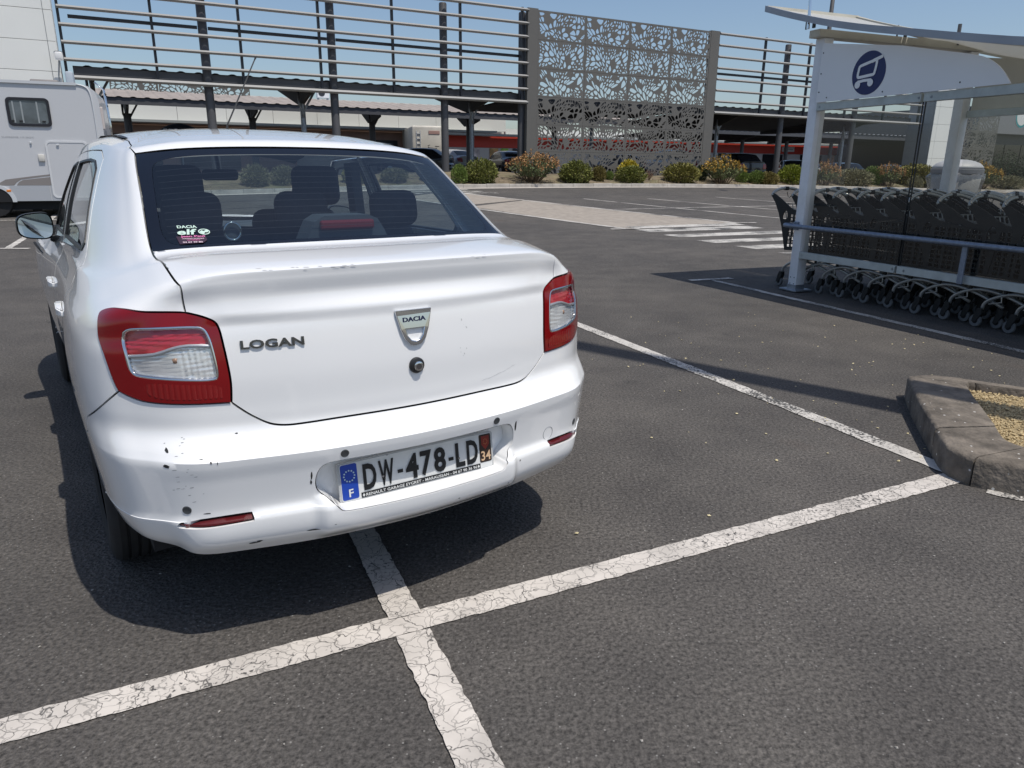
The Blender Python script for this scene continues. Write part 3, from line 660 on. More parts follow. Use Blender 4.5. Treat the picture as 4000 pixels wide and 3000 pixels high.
# each: rear cols c0..c3 , corner c4,c5,c6, side c7..c12, front c13..c16
side_y=[.86,1.36,1.92,2.5,3.08,3.62]
def lower(yc,zc,xs,ycor,zs,wid,zf,yf,rise=0):
    """yc: centre y; ys offset from centre by .25x^2; corner pts from wid scale; zs: z at side; """
    pts=[]
    for x in (0,.28,.50,.64):
        pts.append((x*xs,yc+.24*(x*xs)**2,zc+(zs-zc)*[0,.06,.25,.5][(0,.28,.50,.64).index(x)]))
    k=wid/.86
    for (x,y,t) in ((.742,.172,.75),(.815,.265,.92),(.852,.45,1)):
        pts.append((x*k,yc+y-.0+ycor,zc+(zs-zc)*t))
    for i,y in enumerate(side_y):
        w=[.857,.838,.83,.83,.842,.848][i]
        pts.append((w*k,y,zs))
    for (x,y,t) in ((.80,3.98,.3),(.64,4.19,.7),(.36,4.305,.95),(0,4.345,1)):
        pts.append((x*min(1,k*1.01),y+yf,zs+(zf-zs)*t))
    return pts
R.append(lower(.035,.287,1,0,.305,.80,.22,-.05))
R.append(lower(-.008,.345,1,.01,.352,.818,.30,-.01))
R.append(lower(-.014,.412,1,.004,.408,.836,.39,0))
q=lower(.004,.436,1,-.008,.43,.839,.41,0)
R.append(q)
R.append(lower(-.013,.572,1,0,.578,.855,.53,0))
R.append(lower(-.002,.594,1,0,.61,.858,.56,-.005))
R.append(lower(.040,.648,1,0,.665,.862,.61,-.01))
R.append(lower(.046,.70,1,0,.72,.863,.65,-.015))
R.append(lower(.048,.80,1,0,.79,.860,.70,-.02))
R.append(lower(.060,.915,1,-.012,.86,.852,.75,-.035))
R.append(lower(.070,.966,1,-.016,.90,.843,.79,-.06))
R.append([(0,.083,1.010),(.28,.099,1.008),(.50,.136,1.0),(.625,.185,.992),(.715,.225,.975),(.783,.312,.955),(.815,.49,.935),(.827,.87,.925),(.815,1.36,.925),(.808,1.92,.92),(.808,2.5,.91),(.815,3.08,.90),(.815,3.6,.885),(.755,3.93,.865),(.60,4.11,.845),(.34,4.21,.835),(0,4.24,.83)])
R.append([(0,.076,1.070),(.28,.092,1.067),(.50,.131,1.06),(.614,.180,1.040),(.700,.252,1.008),(.765,.345,.98),(.80,.52,.958),(.812,.88,.95),(.80,1.37,.95),(.793,1.92,.945),(.793,2.5,.935),(.80,3.06,.925),(.79,3.55,.92),(.72,3.86,.91),(.57,4.0,.90),(.32,4.08,.895),(0,4.1,.893)])
R.append([(0,.094,1.089),(.28,.110,1.087),(.50,.152,1.08),(.610,.205,1.058),(.685,.29,1.028),(.745,.39,.997),(.787,.55,.978),(.80,.90,.972),(.787,1.38,.972),(.78,1.92,.967),(.78,2.5,.957),(.785,3.04,.947),(.76,3.48,.945),(.69,3.74,.945),(.55,3.84,.945),(.31,3.90,.945),(0,3.92,.945)])
R.append([(0,.27,1.108),(.28,.285,1.107),(.48,.325,1.102),(.607,.362,1.085),(.675,.435,1.056),(.728,.53,1.03),(.765,.68,1.013),(.78,.96,1.008),(.772,1.40,1.005),(.768,1.92,.998),(.768,2.5,.985),(.768,3.02,.972),(.742,3.38,.97),(.675,3.53,.975),(.535,3.59,.985),(.305,3.635,.993),(0,3.65,.995)])
R.append([(0,.46,1.116),(.28,.475,1.115),(.48,.505,1.112),(.612,.53,1.105),(.67,.60,1.085),(.71,.70,1.065),(.738,.85,1.052),(.755,1.05,1.045),(.762,1.45,1.035),(.765,1.92,1.022),(.762,2.5,1.005),(.75,2.98,.995),(.722,3.28,.995),(.66,3.36,1.0),(.52,3.41,1.012),(.30,3.445,1.022),(0,3.455,1.025)])
R.append([(0,.70,1.270),(.27,.712,1.267),(.46,.737,1.258),(.586,.77,1.245),(.633,.845,1.23),(.665,.955,1.22),(.688,1.09,1.216),(.703,1.26,1.216),(.712,1.60,1.215),(.714,1.95,1.21),(.708,2.4,1.202),(.692,2.76,1.195),(.665,2.97,1.19),(.61,3.04,1.198),(.48,3.085,1.213),(.27,3.115,1.224),(0,3.125,1.228)])
R.append([(0,.945,1.414),(.26,.955,1.410),(.43,.975,1.400),(.556,1.006,1.382),(.592,1.07,1.372),(.612,1.17,1.372),(.624,1.30,1.378),(.632,1.48,1.385),(.638,1.72,1.390),(.639,1.97,1.390),(.633,2.25,1.385),(.619,2.47,1.376),(.596,2.62,1.370),(.545,2.68,1.382),(.42,2.725,1.412),(.24,2.75,1.428),(0,2.76,1.433)])
R.append([(0,1.06,1.446),(.24,1.07,1.442),(.40,1.085,1.433),(.515,1.11,1.415),(.548,1.16,1.412),(.567,1.24,1.418),(.577,1.36,1.428),(.584,1.52,1.437),(.588,1.74,1.442),(.589,1.97,1.443),(.584,2.2,1.438),(.571,2.40,1.428),(.55,2.52,1.418),(.50,2.58,1.42),(.39,2.61,1.443),(.22,2.635,1.458),(0,2.64,1.462)])
R.append([(0,1.36,1.482),(.19,1.37,1.480),(.32,1.39,1.474),(.40,1.41,1.466),(.43,1.45,1.464),(.45,1.51,1.467),(.46,1.60,1.471),(.465,1.70,1.474),(.467,1.83,1.476),(.467,1.97,1.476),(.463,2.1,1.474),(.452,2.22,1.469),(.435,2.30,1.464),(.40,2.34,1.464),(.31,2.36,1.474),(.18,2.375,1.481),(0,2.38,1.484)])
R.append([(0,1.68,1.500),(.10,1.685,1.4995),(.16,1.69,1.498),(.20,1.70,1.4965),(.22,1.72,1.496),(.23,1.75,1.496),(.235,1.79,1.4965),(.237,1.84,1.497),(.238,1.90,1.497),(.238,1.97,1.497),(.236,2.03,1.4965),(.23,2.08,1.4955),(.22,2.11,1.495),(.20,2.13,1.495),(.15,2.135,1.4975),(.09,2.14,1.499),(0,2.14,1.4995)])
R.append([(0,1.88+.008*i,1.503) for i in range(17)])
NET=np.array([[list(map(float,p)) for p in r] for r in R]) # rings x cols x 3
NR,NC=NET.shape[:2]
def cr(p0,p1,p2,p3,t):
    return .5*((2*p1)+(-p0+p2)*t+(2*p0-5*p1+4*p2-p3)*t*t+(-p0+3*p1-3*p2+p3)*t**3)
# pad columns by mirror (x->-x) at both ends, rings by linear extrap
def pad():
    m=np.array([-1,1,1.])
    L=NET[:,1:2]*m; Rr=NET[:,-2:-1]*m
    N=np.concatenate([L,NET,Rr],1)
    T=2*N[:1]-N[1:2];B=N[-2:-1]*np.array([-1,1,1.])
    return np.concatenate([T,N,B],0)
PAD=pad()
def S(u,v):
    u=np.asarray(u,float);v=np.asarray(v,float)
    sg=np.where(u<0,-1.,1.);a=np.clip(np.abs(u),0,NC-1-1e-9);v=np.clip(v,0,NR-1-1e-9)
    i=np.floor(a).astype(int);t=(a-i)[...,None];j=np.floor(v).astype(int);w=(v-j)[...,None]
    rows=[]
    for dj in range(4):
        rows.append(cr(PAD[j+dj,i],PAD[j+dj,i+1],PAD[j+dj,i+2],PAD[j+dj,i+3],t))
    P=cr(*rows,w)
    P=P.copy()
    ax=np.abs(P[...,0]);rear=(P[...,1]<.35)
    P[...,1]-=np.where(rear,np.clip((.60-ax)/.09,0,1)*(.0080*np.maximum(0,1-np.where(P[...,2]<.968,(.968-P[...,2])/.028,(P[...,2]-.968)/.05))),0)
    P[...,1]-=np.where(rear,np.clip((.74-ax)/.10,0,1)*(.0065*np.maximum(0,1-np.abs(P[...,2]-.590)/.055)),0)
    sst=lambda t: np.clip(t,0,1)**2*(3-2*np.clip(t,0,1))
    P[...,1]-=np.where(rear,sst((.352-ax)/.035)*sst((P[...,2]-.288)/.05)*sst((.447-P[...,2])/.02)*.020,0)
    P[...,0]*=sg
    return P
# ---------------------------------------------------------------- car helpers
UL = np.concatenate([[0], np.cumsum(np.linalg.norm(np.diff(NET[8], axis=0), axis=1))])
VL = np.concatenate([[0], np.cumsum(np.maximum(.02, np.linalg.norm(np.diff(NET[:, 2], axis=0), axis=1)))])
def to_len(P):
    P = np.asarray(P, float); return np.stack([np.sign(P[:, 0])*np.interp(np.abs(P[:, 0]), range(NC), UL), np.interp(P[:, 1], range(NR), VL)], 1)
def from_len(P):
    P = np.asarray(P, float); return np.stack([np.sign(P[:, 0])*np.interp(np.abs(P[:, 0]), UL, range(NC)), np.interp(P[:, 1], VL, range(NR))], 1)
def SN(u, v):
    e = 2e-3; a = S(np.asarray(u)+e, v)-S(np.asarray(u)-e, v); b = S(u, np.asarray(v)+e)-S(u, np.asarray(v)-e); n = np.cross(a, b)
    return n/np.maximum(1e-9, np.linalg.norm(n, axis=-1, keepdims=True))
def densify(P, step):
    out = []
    for i in range(len(P)):
        a, b = np.array(P[i], float), np.array(P[(i+1) % len(P)], float); L = np.linalg.norm(S(*a)-S(*b)); n = max(1, int(math.ceil(L/step)))
        for k in range(n): out.append(a+(b-a)*k/n)
    return out
def panel_mesh(name, poly, holes=(), step=.02, off=0.0, gap=.0028, rim=.012, hole_rim=True):
    loops = [densify(p, step*.8) for p in [poly]+list(holes)]
    LL = [to_len(p) for p in loops]; allb = np.concatenate(LL)
    lo, hi = LL[0].min(0), LL[0].max(0)
    gx, gy = np.meshgrid(np.arange(lo[0], hi[0], step), np.arange(lo[1], hi[1], step)); G_ = np.stack([gx.ravel(), gy.ravel()], 1)
    G_ = G_[inpoly(G_, LL[0])]
    for h_ in LL[1:]:
        if len(G_): G_ = G_[~inpoly(G_, h_)]
    if len(G_):
        keep = np.ones(len(G_), bool)
        for c in range(0, len(G_), 400):
            dd = np.hypot(G_[c:c+400, None, 0]-allb[None, :, 0], G_[c:c+400, None, 1]-allb[None, :, 1]).min(1); keep[c:c+400] = dd > step*.55
        G_ = G_[keep]
    V, T, L = cdt([tuple(x) for x in LL[0]], [[tuple(x) for x in h_] for h_ in LL[1:]], [tuple(x) for x in G_])
    uv = from_len(V); P = S(uv[:, 0], uv[:, 1]); N_ = SN(uv[:, 0], uv[:, 1]); P0 = P+N_*off; P = P0.copy()
    used = np.zeros(len(V), bool); used[T.ravel()] = True
    rims = []
    for li, lp in enumerate(L):
        q = P0[lp]; t = np.roll(q, -1, 0)-np.roll(q, 1, 0); t /= np.maximum(1e-9, np.linalg.norm(t, axis=1, keepdims=True))
        a = LL[li]; ccw = np.sum(a[:, 0]*np.roll(a[:, 1], -1)-a[:, 1]*np.roll(a[:, 0], -1)) > 0
        inn = np.cross(N_[lp], t)*(1 if ccw else -1)*(1 if li == 0 else -1)
        P[lp] = q+inn*gap
        rims.append((lp, (ccw if li == 0 else not ccw)))
    mb = MB(); mb.v = [tuple(map(float, p)) for p in P]; mb.f = [tuple(int(i) for i in t) for t in T]; sharp = []
    if rim > 0:
        for ri, (lp, fl) in enumerate(rims):
            if ri > 0 and not hole_rim: continue
            k = len(mb.v); mb.v += [tuple(map(float, P[i]-N_[i]*rim)) for i in lp]; n = len(lp)
            for i in range(n):
                a, b = lp[i], lp[(i+1) % n]; f = (b, a, k+i, k+(i+1) % n); mb.f.append(f if fl else f[::-1]); sharp.append((a, b))
    me = bpy.data.meshes.new(name); me.from_pydata(mb.v, [], mb.f)
    bm = bmesh.new(); bm.from_mesh(me); bm.verts.ensure_lookup_table()
    bmesh.ops.delete(bm, geom=[x for x in bm.verts if not x.link_faces], context='VERTS')
    bm.to_mesh(me); bm.free(); me.update()
    me.polygons.foreach_set('use_smooth', [True]*len(me.polygons)); me.set_sharp_from_angle(angle=rad(38))
    return me
def panel(name, poly, m, parent, **kw): return link(name, panel_mesh(name, poly, **kw), m, parent)
def mir(p): return [(-a, b) for a, b in p]
def inv_side(pts, u0=8.0, v0=8.0):
    """(y,z) on the flank -> (u,v)"""
    out = []; g_u = np.linspace(5, 13, 120); g_v = np.linspace(0, 18, 160); GU, GV = np.meshgrid(g_u, g_v); Pg = S(GU, GV)
    for y, z in pts:
        d = (Pg[..., 1]-y)**2+(Pg[..., 2]-z)**2; k = np.unravel_index(np.argmin(d), d.shape); x = np.array([GU[k], GV[k]])
        for _ in range(12):
            p = S(*x); r = np.array([p[1]-y, p[2]-z]); e = 1e-4; J = np.stack([(S(x[0]+e, x[1])-p)[1:]/e, (S(x[0], x[1]+e)-p)[1:]/e], 1)
            x = x-np.clip(np.linalg.lstsq(J, r, rcond=None)[0], -.2, .2); x = np.clip(x, [4.5, 0], [13.5, 19])
        out.append(tuple(x))
    return out
_ru = np.linspace(-4.6, 4.6, 139); _rv = np.linspace(0, 17.2, 216); _RU, _RV = np.meshgrid(_ru, _rv); _RP = S(_RU, _RV)
def rear_uv(x, z, vlo=0, vhi=17.2):
    d = (_RP[..., 0]-x)**2+(_RP[..., 2]-z)**2+np.where((_RV < vlo) | (_RV > vhi), 9, 0); k = np.unravel_index(np.argmin(d), d.shape); q = np.array([_RU[k], _RV[k]])
    for _ in range(8):
        p = S(*q); r = np.array([p[0]-x, p[2]-z]); e = 1e-4; J = np.stack([(S(q[0]+e, q[1])-p)[[0, 2]]/e, (S(q[0], q[1]+e)-p)[[0, 2]]/e], 1)
        q = q-np.clip(np.linalg.lstsq(J, r, rcond=None)[0], -.1, .1)
    return q
def rear_pt(x, z, off=0.0, vlo=0, vhi=17.2):
    q = rear_uv(x, z, vlo, vhi); return S(*q)+SN(*q)*off
def drape(V, F, off, vlo=0, vhi=17.2):
    """map text/shape mesh given as (x, z, depth) onto the rear surface"""
    out = []
    for v in V: out.append(tuple(map(float, rear_pt(v[0], v[1], off+v[2], vlo, vhi))))
    mb = MB(); mb.add(out, F); return mb
# shared seam curves on the right half (u>0)
cv = lambda p: [tuple(x) for x in chaikin(p, 2)]
C_lidbot = cv([(0, 6.13), (.5, 6.13), (.9, 6.12), (1.25, 6.07), (1.46, 6.06), (1.62, 6.18), (1.72, 6.40), (1.82, 6.68), (1.98, 7.06), (2.13, 7.345)])
C_lampin = cv([(2.13, 7.345), (2.10, 7.93), (2.123, 8.5), (2.15, 8.98), (2.165, 9.6), (2.19, 10.0), (2.26, 10.24), (2.45, 10.51), (2.737, 10.71)])
C_gap = cv([(2.737, 10.71), (2.82, 11.3), (2.91, 12.1), (2.98, 12.7), (3.03, 13.3), (3.03, 13.9), (3.01, 14.6), (2.995, 14.96)])
C_winbot = [(2.995, 14.96), (2.4, 14.975), (1.6, 14.985), (.8, 14.99), (0, 14.99)]
C_lampbot = cv([(2.13, 7.345), (2.4, 7.355), (3.16, 7.388), (3.754, 7.431), (4.10, 7.58), (4.36, 7.75)])
C_lampout = cv([(4.36, 7.75), (4.45, 8.0), (4.74, 9.03), (5.0, 10.37), (5.16, 11.17), (5.13, 11.66), (4.84, 11.9), (4.4, 11.55), (3.863, 11.09), (3.3, 10.86), (2.737, 10.71)])
ARC_R = .372; AXL = (.88, 3.514); WZ = .305
def arch(yc, a0, a1, n=22): return [(yc+ARC_R*math.cos(rad(a0+(a1-a0)*i/n)), WZ+ARC_R*math.sin(rad(a0+(a1-a0)*i/n))) for i in range(n+1)]
archR_full = inv_side(arch(AXL[0], 191, -10)); archF_full = inv_side(arch(AXL[1], 191, -10))
seam_end_i = 5
C_seam = cv([(4.36, 7.75), (4.889, 7.175), (5.467, 6.30), (5.83, 5.85), archR_full[seam_end_i]])
archR_bump = archR_full[:seam_end_i+1][::-1]         # seam end down to bumper foot
archR_side = archR_full[seam_end_i:]
WIN_SIDE = [(2.995, 14.96), (3.01, 15.5), (3.02, 16.2), (3.02, 17.0)]
WIN_TOP = [(3.02, 17.0), (2.4, 16.99), (1.6, 16.975), (.8, 16.965), (0, 16.965)]
def full(half): return half+[(-a, b) for a, b in half[::-1] if a > 1e-6]

PSI = rad(33.942); CAR_O = (-.2605, 2.0670, 0)
PAINTW = mat('white_car_paint', (.86, .865, .865), .24, spec=.5, coat=1.0, var=.012, vscale=1.2)
BLKP = mat('black_plastic', (.016, .017, .019), .45); RUB = mat('tyre_rubber', (.018, .018, .019), .8, var=.2, vscale=20)
CHROME = mat('chrome', (.72, .74, .76), .08, metal=1.0); INNER = mat('body_inner_dark', (.012, .013, .015), .9)
RIMM = mat('wheel_silver', (.45, .46, .48), .35, metal=.7); FRIT = mat('window_frit', (.006, .008, .014), .12, spec=.55)
RLENS = mat('red_lens', (.20, .004, .006), .10, spec=.35, coat=.45); RLENS2 = mat('red_reflector', (.52, .022, .040), .2, coat=.6)
def redglow(name, col, sc_):
    m = mat(name, col, .16, spec=.6, coat=1.0); n, l = m.node_tree.nodes, m.node_tree.links
    return m
CLRREF = mat('clear_reflector', (.90, .91, .92), .2, metal=.45, var=.10, vscale=25); AMB = mat('amber_bulb', (.36, .22, .15), .35)
CGLASS = glass('car_glass', (.80, .86, .86), 1.0); RGLASS = glass('rear_glass', (.62, .72, .76), 1.0, ior=1.8); LCLEAR = glass('lamp_cover', (.93, .93, .93), .9)
REFL = mat('bumper_reflector', (.09, .008, .011), .25, spec=.5, coat=.3); SEATM = mat('seat_cloth', (.028, .031, .038), .9, var=.25, vscale=30); TRIM = mat('grey_trim', (.075, .085, .10), .7, var=.1, vscale=8)
LINER = mat('headliner', (.18, .185, .19), .9)
car = thing('parked_car', 'white saloon car seen from behind, straddling the cracked bay line', 'car', CAR_O, PSI)

# trunk lid
lid_half = C_lidbot[:-1]+C_lampin[:-1]+C_gap[:-1]+C_winbot
lid = panel('trunk_lid', full(lid_half), PAINTW, car, step=.0085)
# rear bumper with plate recess
REC = [(1.14, 3.72), (1.215, 3.56), (1.235, 3.35), (1.20, 3.18), (1.12, 3.05), (1.06, 2.8), (1.05, 2.2), (1.0, 1.78), (.9, 1.70), (0, 1.68)]
rec_half = [(0, 3.75), (.6, 3.75), (1.0, 3.75)]+REC
rec_poly = full(cv(rec_half))
p_foot = archR_bump[-1]
bot = [(p_foot[0], max(.02, p_foot[1])), (5.6, .95), (5.0, .62), (4.3, .34), (3.4, .16), (2.4, .06), (1.2, .02), (0, .01)]
bump_half = C_lidbot[:-1]+C_lampbot[:-1]+C_seam[:-1]+archR_bump[:-1]+[tuple(x) for x in chaikin(bot, 1)]
REFP = [tuple(x) for x in chaikin([(2.06, 2.80), (2.06, 1.90), (2.85, 1.86), (3.62, 1.84)], 0)]+[tuple(x) for x in chaikin([(3.62, 1.84), (3.42, 2.3), (3.10, 2.74), (2.6, 2.82), (2.06, 2.80)], 1)][1:-1]
bumper = panel('rear_bumper', full(bump_half), PAINTW, car, step=.0095, holes=[rec_poly, REFP, mir(REFP)])
# recess pocket behind the plate
pk = MB(); lp = densify(rec_poly, .02); P0 = [S(*p) for p in lp]; N0 = [SN(*p) for p in lp]; n = len(lp)
P1 = [np.array([p[0]*.985, .052 if True else 0, .445+(p[2]-.445)*.96]) for p in P0]
pk.v = [tuple(map(float, p-nn_*.002)) for p, nn_ in zip(P0, N0)]+[tuple(map(float, (p[0]*.975, .066+.10*p[0]**2, .47+(p[2]-.47)*.95))) for p in P0]
pk.f = [(i, (i+1) % n, n+(i+1) % n, n+i) for i in range(n)]
Vc, Tc, Lc = cdt([(pk.v[n+i][0], pk.v[n+i][2]) for i in range(n)]); k = len(pk.v)
pk.v += [(float(a), float(.066+.10*a*a), float(b)) for a, b in Vc]; pk.f += [tuple(int(i)+k for i in t_) for t_ in Tc]
pk.build('plate_recess', PAINTW, bumper, auto=35)
for sgn in (1, -1):
    panel('reflector', REFP if sgn > 0 else mir(REFP), REFL, bumper, step=.015, off=-.008, gap=.001, rim=.01)
# licence plate (tilted flat board) in plate coordinates: x right, z up
PLW = mat('plate_white', (.66, .67, .66), .3, coat=.4, var=.03, vscale=40); PLB = mat('plate_blue', (.012, .055, .36), .3, coat=.4); PLK = mat('plate_black', (.008, .009, .011), .35, coat=.3); PLBR = mat('plate_brown', (.030, .016, .012), .35, coat=.3)
pl = thing('licence_plate', None, None, (0, .046, .4545)); pl.parent = car; pl.rotation_euler = (rad(-7), 0, 0)
def flat(name, poly, y, m, parent=pl, th=.0008):
    me = sheet(poly, [], th, name); o = link(name, me, m, parent); o.location = (0, y, 0); return o
flat('board', rrect(-.266, -.062, .266, .062, .010), -.006, mat('plate_holder_clear', (.45, .46, .46), .25, coat=.5), th=.006)
flat('white_field', rrect(-.260, -.0575, .260, .0575, .008), -.0072, PLW)
flat('blue_band', rrect(-.258, -.052, -.207, .0555, .006), -.0084, PLB)
flat('brown_band', rrect(.214, -.038, .2585, .0555, .005), -.0084, PLBR)
flat('dealer_strip', [(-.200, -.0555), (.214, -.0555), (.214, -.0395), (-.200, -.0395)], -.0084, PLK)
def ptext(name, s, x, z, wd, h, m, y=-.0098, bold=.0, parent=pl, shear=0):
    V, F = text2d(s, wd, h, bold=bold, shear=shear); mb = MB(); mb.add([(x+v[0], y, z+v[1]) for v in V], F); return mb.build(name, m, parent)
for ch, x, wd in (('D', -.190, .042), ('W', -.140, .050), ('-', -.079, .018), ('4', -.052, .044), ('7', -.001, .040), ('8', .046, .042), ('-', .098, .018), ('L', .124, .034), ('D', .165, .042)):
    if ch == '-': flat('character', [(x, -.006), (x+wd, -.006), (x+wd, .005), (x, .005)], -.0098, PLK)
    else: ptext('character', ch, x, -.034, wd, .080, PLK, bold=.032)
ptext('country_letter', 'F', -.238, -.044, .014, .024, PLW, bold=.02)
for k in range(12):
    a = 2*math.pi*k/12; flat('star', circle(-.2325+.0165*math.cos(a), .020+.0165*math.sin(a), .0026, 6), -.0096, mat('star_pale', (.45, .6, .62), .5))
ptext('department_number', '34', .2185, -.032, .036, .032, mat('number_tan', (.62, .42, .26), .4), bold=.015)
flat('crest', [(.222, .05), (.251, .05), (.251, .022), (.2365, .004), (.222, .022)], -.0096, mat('crest_red', (.20, .02, .012), .4))
for a in range(8): th = math.pi*a/4; flat('crest_mark', circle(.2365+.007*math.cos(th), .031+.0085*math.sin(th), .0022, 6), -.0104, mat('crest_gold', (.35, .11, .04), .4))
ptext('dealer_lettering', 'RENAULT GARAGE EYGRET - MARAUSSAN - 04 67 90 36 96', -.186, -.0525, .386, .0095, PLW, bold=.015)
for x in (-.193, .206): flat('diamond', [(x, -.053), (x+.004, -.0475), (x, -.042), (x-.004, -.0475)], -.0098, PLW)
for x in (-.128, .135): MB().lathe([(.0035, 0), (.0035, .003)], (x, -.0118, -.004), 'y', 10).build('screw', CHROME, pl)
# lettering, badge, lock on the lid
V, F = text2d('LOGAN', .162, .0235, bold=.03, extrude=.14)
V[:, 2] = np.where(V[:, 2] > 0, .005, -.001); V[:, 0] -= .484; V[:, 1] += .8755
drape(V, F, 0, 7, 10).build('name_lettering', mat('chrome_dark', (.13, .13, .14), .14, metal=1.0), lid)
bd = MB(); bo = [(-.0585, .946), (.0585, .946), (.056, .93), (.046, .889), (.034, .859), (.018, .8425), (0, .839), (-.018, .8425), (-.034, .859), (-.046, .889), (-.056, .93)]
bh = [(-.029, .889), (.029, .889), (.0235, .869), (.013, .856), (0, .852), (-.013, .856), (-.0235, .869)]
V2, T2, L2 = cdt(bo, [bh]); front = [rear_pt(a, b, .010, 8, 10) for a, b in V2]; back = [rear_pt(a, b, -.001, 8, 10) for a, b in V2]; n = len(V2)
bd.v = [tuple(map(float, p)) for p in front+back]; bd.f = [tuple(int(i) for i in t_) for t_ in T2]
for lp in L2:
    for i in range(len(lp)): a, b = lp[i], lp[(i+1) % len(lp)]; bd.f.append((b, a, a+n, b+n))
badge = bd.build('badge', CHROME, lid); bm = bmesh.new(); bm.from_mesh(badge.data); bmesh.ops.recalc_face_normals(bm, faces=bm.faces[:]); bm.to_mesh(badge.data); bm.free()
md = badge.modifiers.new('bevel', 'BEVEL'); md.width = .0025; md.segments = 2; md.limit_method = 'ANGLE'
V, F = text2d('DACIA', .074, .0135, bold=.03); V[:, 0] -= .037; V[:, 1] += .9095; V[:, 2] = 0
drape(V, F, .0108, 8, 10).build('badge_lettering', mat('badge_navy', (.012, .015, .06), .3), badge)
lk = rear_pt(0, .778); lk_ob = MB().lathe([(.0245, .004), (.024, -.006), (.018, -.010)], (0, lk[1], .778), 'y', 28).build('lock_surround', BLKP, lid, auto=40)
MB().lathe([(.0145, -.009), (.0145, -.0135), (.0125, -.0145)], (0.002, lk[1], .777), 'y', 24).build('lock_barrel', CHROME, lk_ob, auto=40)
MB().lathe([(.009, -.0145), (.009, -.0152)], (0.002, lk[1], .777), 'y', 20).build('key_slot', mat('lock_grey', (.12, .11, .11), .4, metal=.6), lk_ob)
# parking sensors, tow-eye cap
for u_, v_ in ((3.25, 3.17), (.905, 3.93), (-.905, 3.93), (-3.25, 3.17)):
    p = S(u_, v_); nn_ = Vector(SN(u_, v_)); r = nn_.to_track_quat('Z', 'Y').to_matrix(); mb = MB().lathe([(.0122, -.004), (.0122, .0012), (.0105, .0020), (.0085, .0010)], n=20)
    mb.v = [tuple(r @ Vector(q)+Vector(p)) for q in mb.v]; mb.build('parking_sensor', mat('sensor_grey', (.05, .055, .06), .45), bumper, auto=40)
p = S(2.06, 3.17); nn_ = Vector(SN(2.06, 3.17)); r = nn_.to_track_quat('Z', 'Y').to_matrix(); ring = [tuple(r @ Vector((.024*math.cos(a*.2618), .024*math.sin(a*.2618), .0006))+Vector(p)) for a in range(24)]
MB().tube(ring, .0009, 6, closed=True).build('tow_eye_cover', mat('seam_grey', (.30, .31, .32), .5), bumper)
# scuffs and chipped paint on the bumper
SCF = mat('chipped_paint', (.02, .021, .023), .7); sm = MB()
def chip(x, z, w_, h_, vlo=0, vhi=8, tilt=0):
    n_ = random.randint(6, 8); pts = []
    for k in range(n_):
        a = 2*math.pi*k/n_; rr = random.uniform(.6, 1.15); dx, dz = w_*rr*math.cos(a), h_*rr*math.sin(a); pts.append((x+dx, z+dz+dx*tilt))
    sm.add([tuple(map(float, rear_pt(a, b, .0006, vlo, vhi))) for a, b in pts], [tuple(range(n_))])
for _ in range(22):
    x = -random.gauss(.665, .022); z = random.uniform(.47, .66); chip(x, z, random.uniform(.001, .007), random.uniform(.0003, .0008), tilt=.15)
for x, z, a, b in ((-.692, .622, .004, .007), (-.700, .585, .007, .006), (-.60, .592, .003, .003), (-.585, .588, .0015, .004), (-.62, .60, .006, .0012), (-.52, .648, .004, .002), (-.51, .331, .016, .0045), (-.497, .335, .010, .004), (-.357, .345, .020, .0035), (-.348, .51, .003, .016), (-.350, .49, .003, .01), (.343, .525, .004, .02), (-.30, .36, .004, .001), (.10, .345, .004, .002), (.30, .34, .005, .002), (.36, .40, .003, .004), (-.13, .535, .004, .0015), (.21, .545, .02, .0008), (-.62, .437, .011, .002)):
    chip(x, z, a, b)
sm.build('scuff_marks', SCF, bumper, kind='stuff')
SC2 = mat('faint_scratches', (.52, .52, .52), .6); sm = MB()
for _ in range(9): chip(random.gauss(.17, .010), random.uniform(.78, .90), random.uniform(.0006, .003), random.uniform(.0005, .004), 6.2, 10)
for k in range(7): chip(.25+.02*k, .69+.004*k+random.uniform(-.002, .002), .014, .0007, 6.2, 10, tilt=.18)
for _ in range(16): chip(random.uniform(-.42, -.12), 1.082+random.uniform(-.004, .003), random.uniform(.003, .012), .0006, 11, 14)
for _ in range(8): chip(random.uniform(.12, .3), 1.082+random.uniform(-.004, .003), random.uniform(.003, .009), .0006, 11, 14)
for _ in range(5): chip(random.uniform(.62, .70), random.uniform(.52, .57), .02, .0007, 0, 8, tilt=.25)
sm.build('scratches', SC2, lid, kind='stuff')
# tail lights
LWIN = cv([(4.21, 10.25), (4.08, 10.40), (3.3, 10.22), (2.56, 10.03), (2.40, 9.85), (2.35, 9.3), (2.30, 8.53), (2.285, 8.15), (2.34, 8.02), (3.0, 8.12), (3.7, 8.235), (3.95, 8.30), (4.08, 8.6), (4.235, 9.85), (4.21, 10.25)])[:-1]
LDIV = [(4.16, 8.90), (3.9, 8.885), (3.66, 8.88), (3.44, 8.885), (3.25, 8.93), (3.08, 9.0), (2.9, 9.04), (2.75, 9.04), (2.55, 8.98), (2.34, 8.90)]
def split_lower(win, div, upper):
    hi = [p for p in win]; a = np.array(win)
    dv = np.array(div); zline = lambda u: np.interp(u, dv[::-1, 0], dv[::-1, 1])
    keep = [p for p in win if (p[1] > zline(p[0])) == upper]
    # order along the loop starting after the crossing
    idx = [i for i, p in enumerate(win) if (p[1] > zline(p[0])) == upper]
    n = len(win); st = [i for i in idx if ((i-1) % n) not in idx][0]; seq = []; i = st
    while i in idx and len(seq) < len(idx): seq.append(win[i]); i = (i+1) % n
    return seq, zline
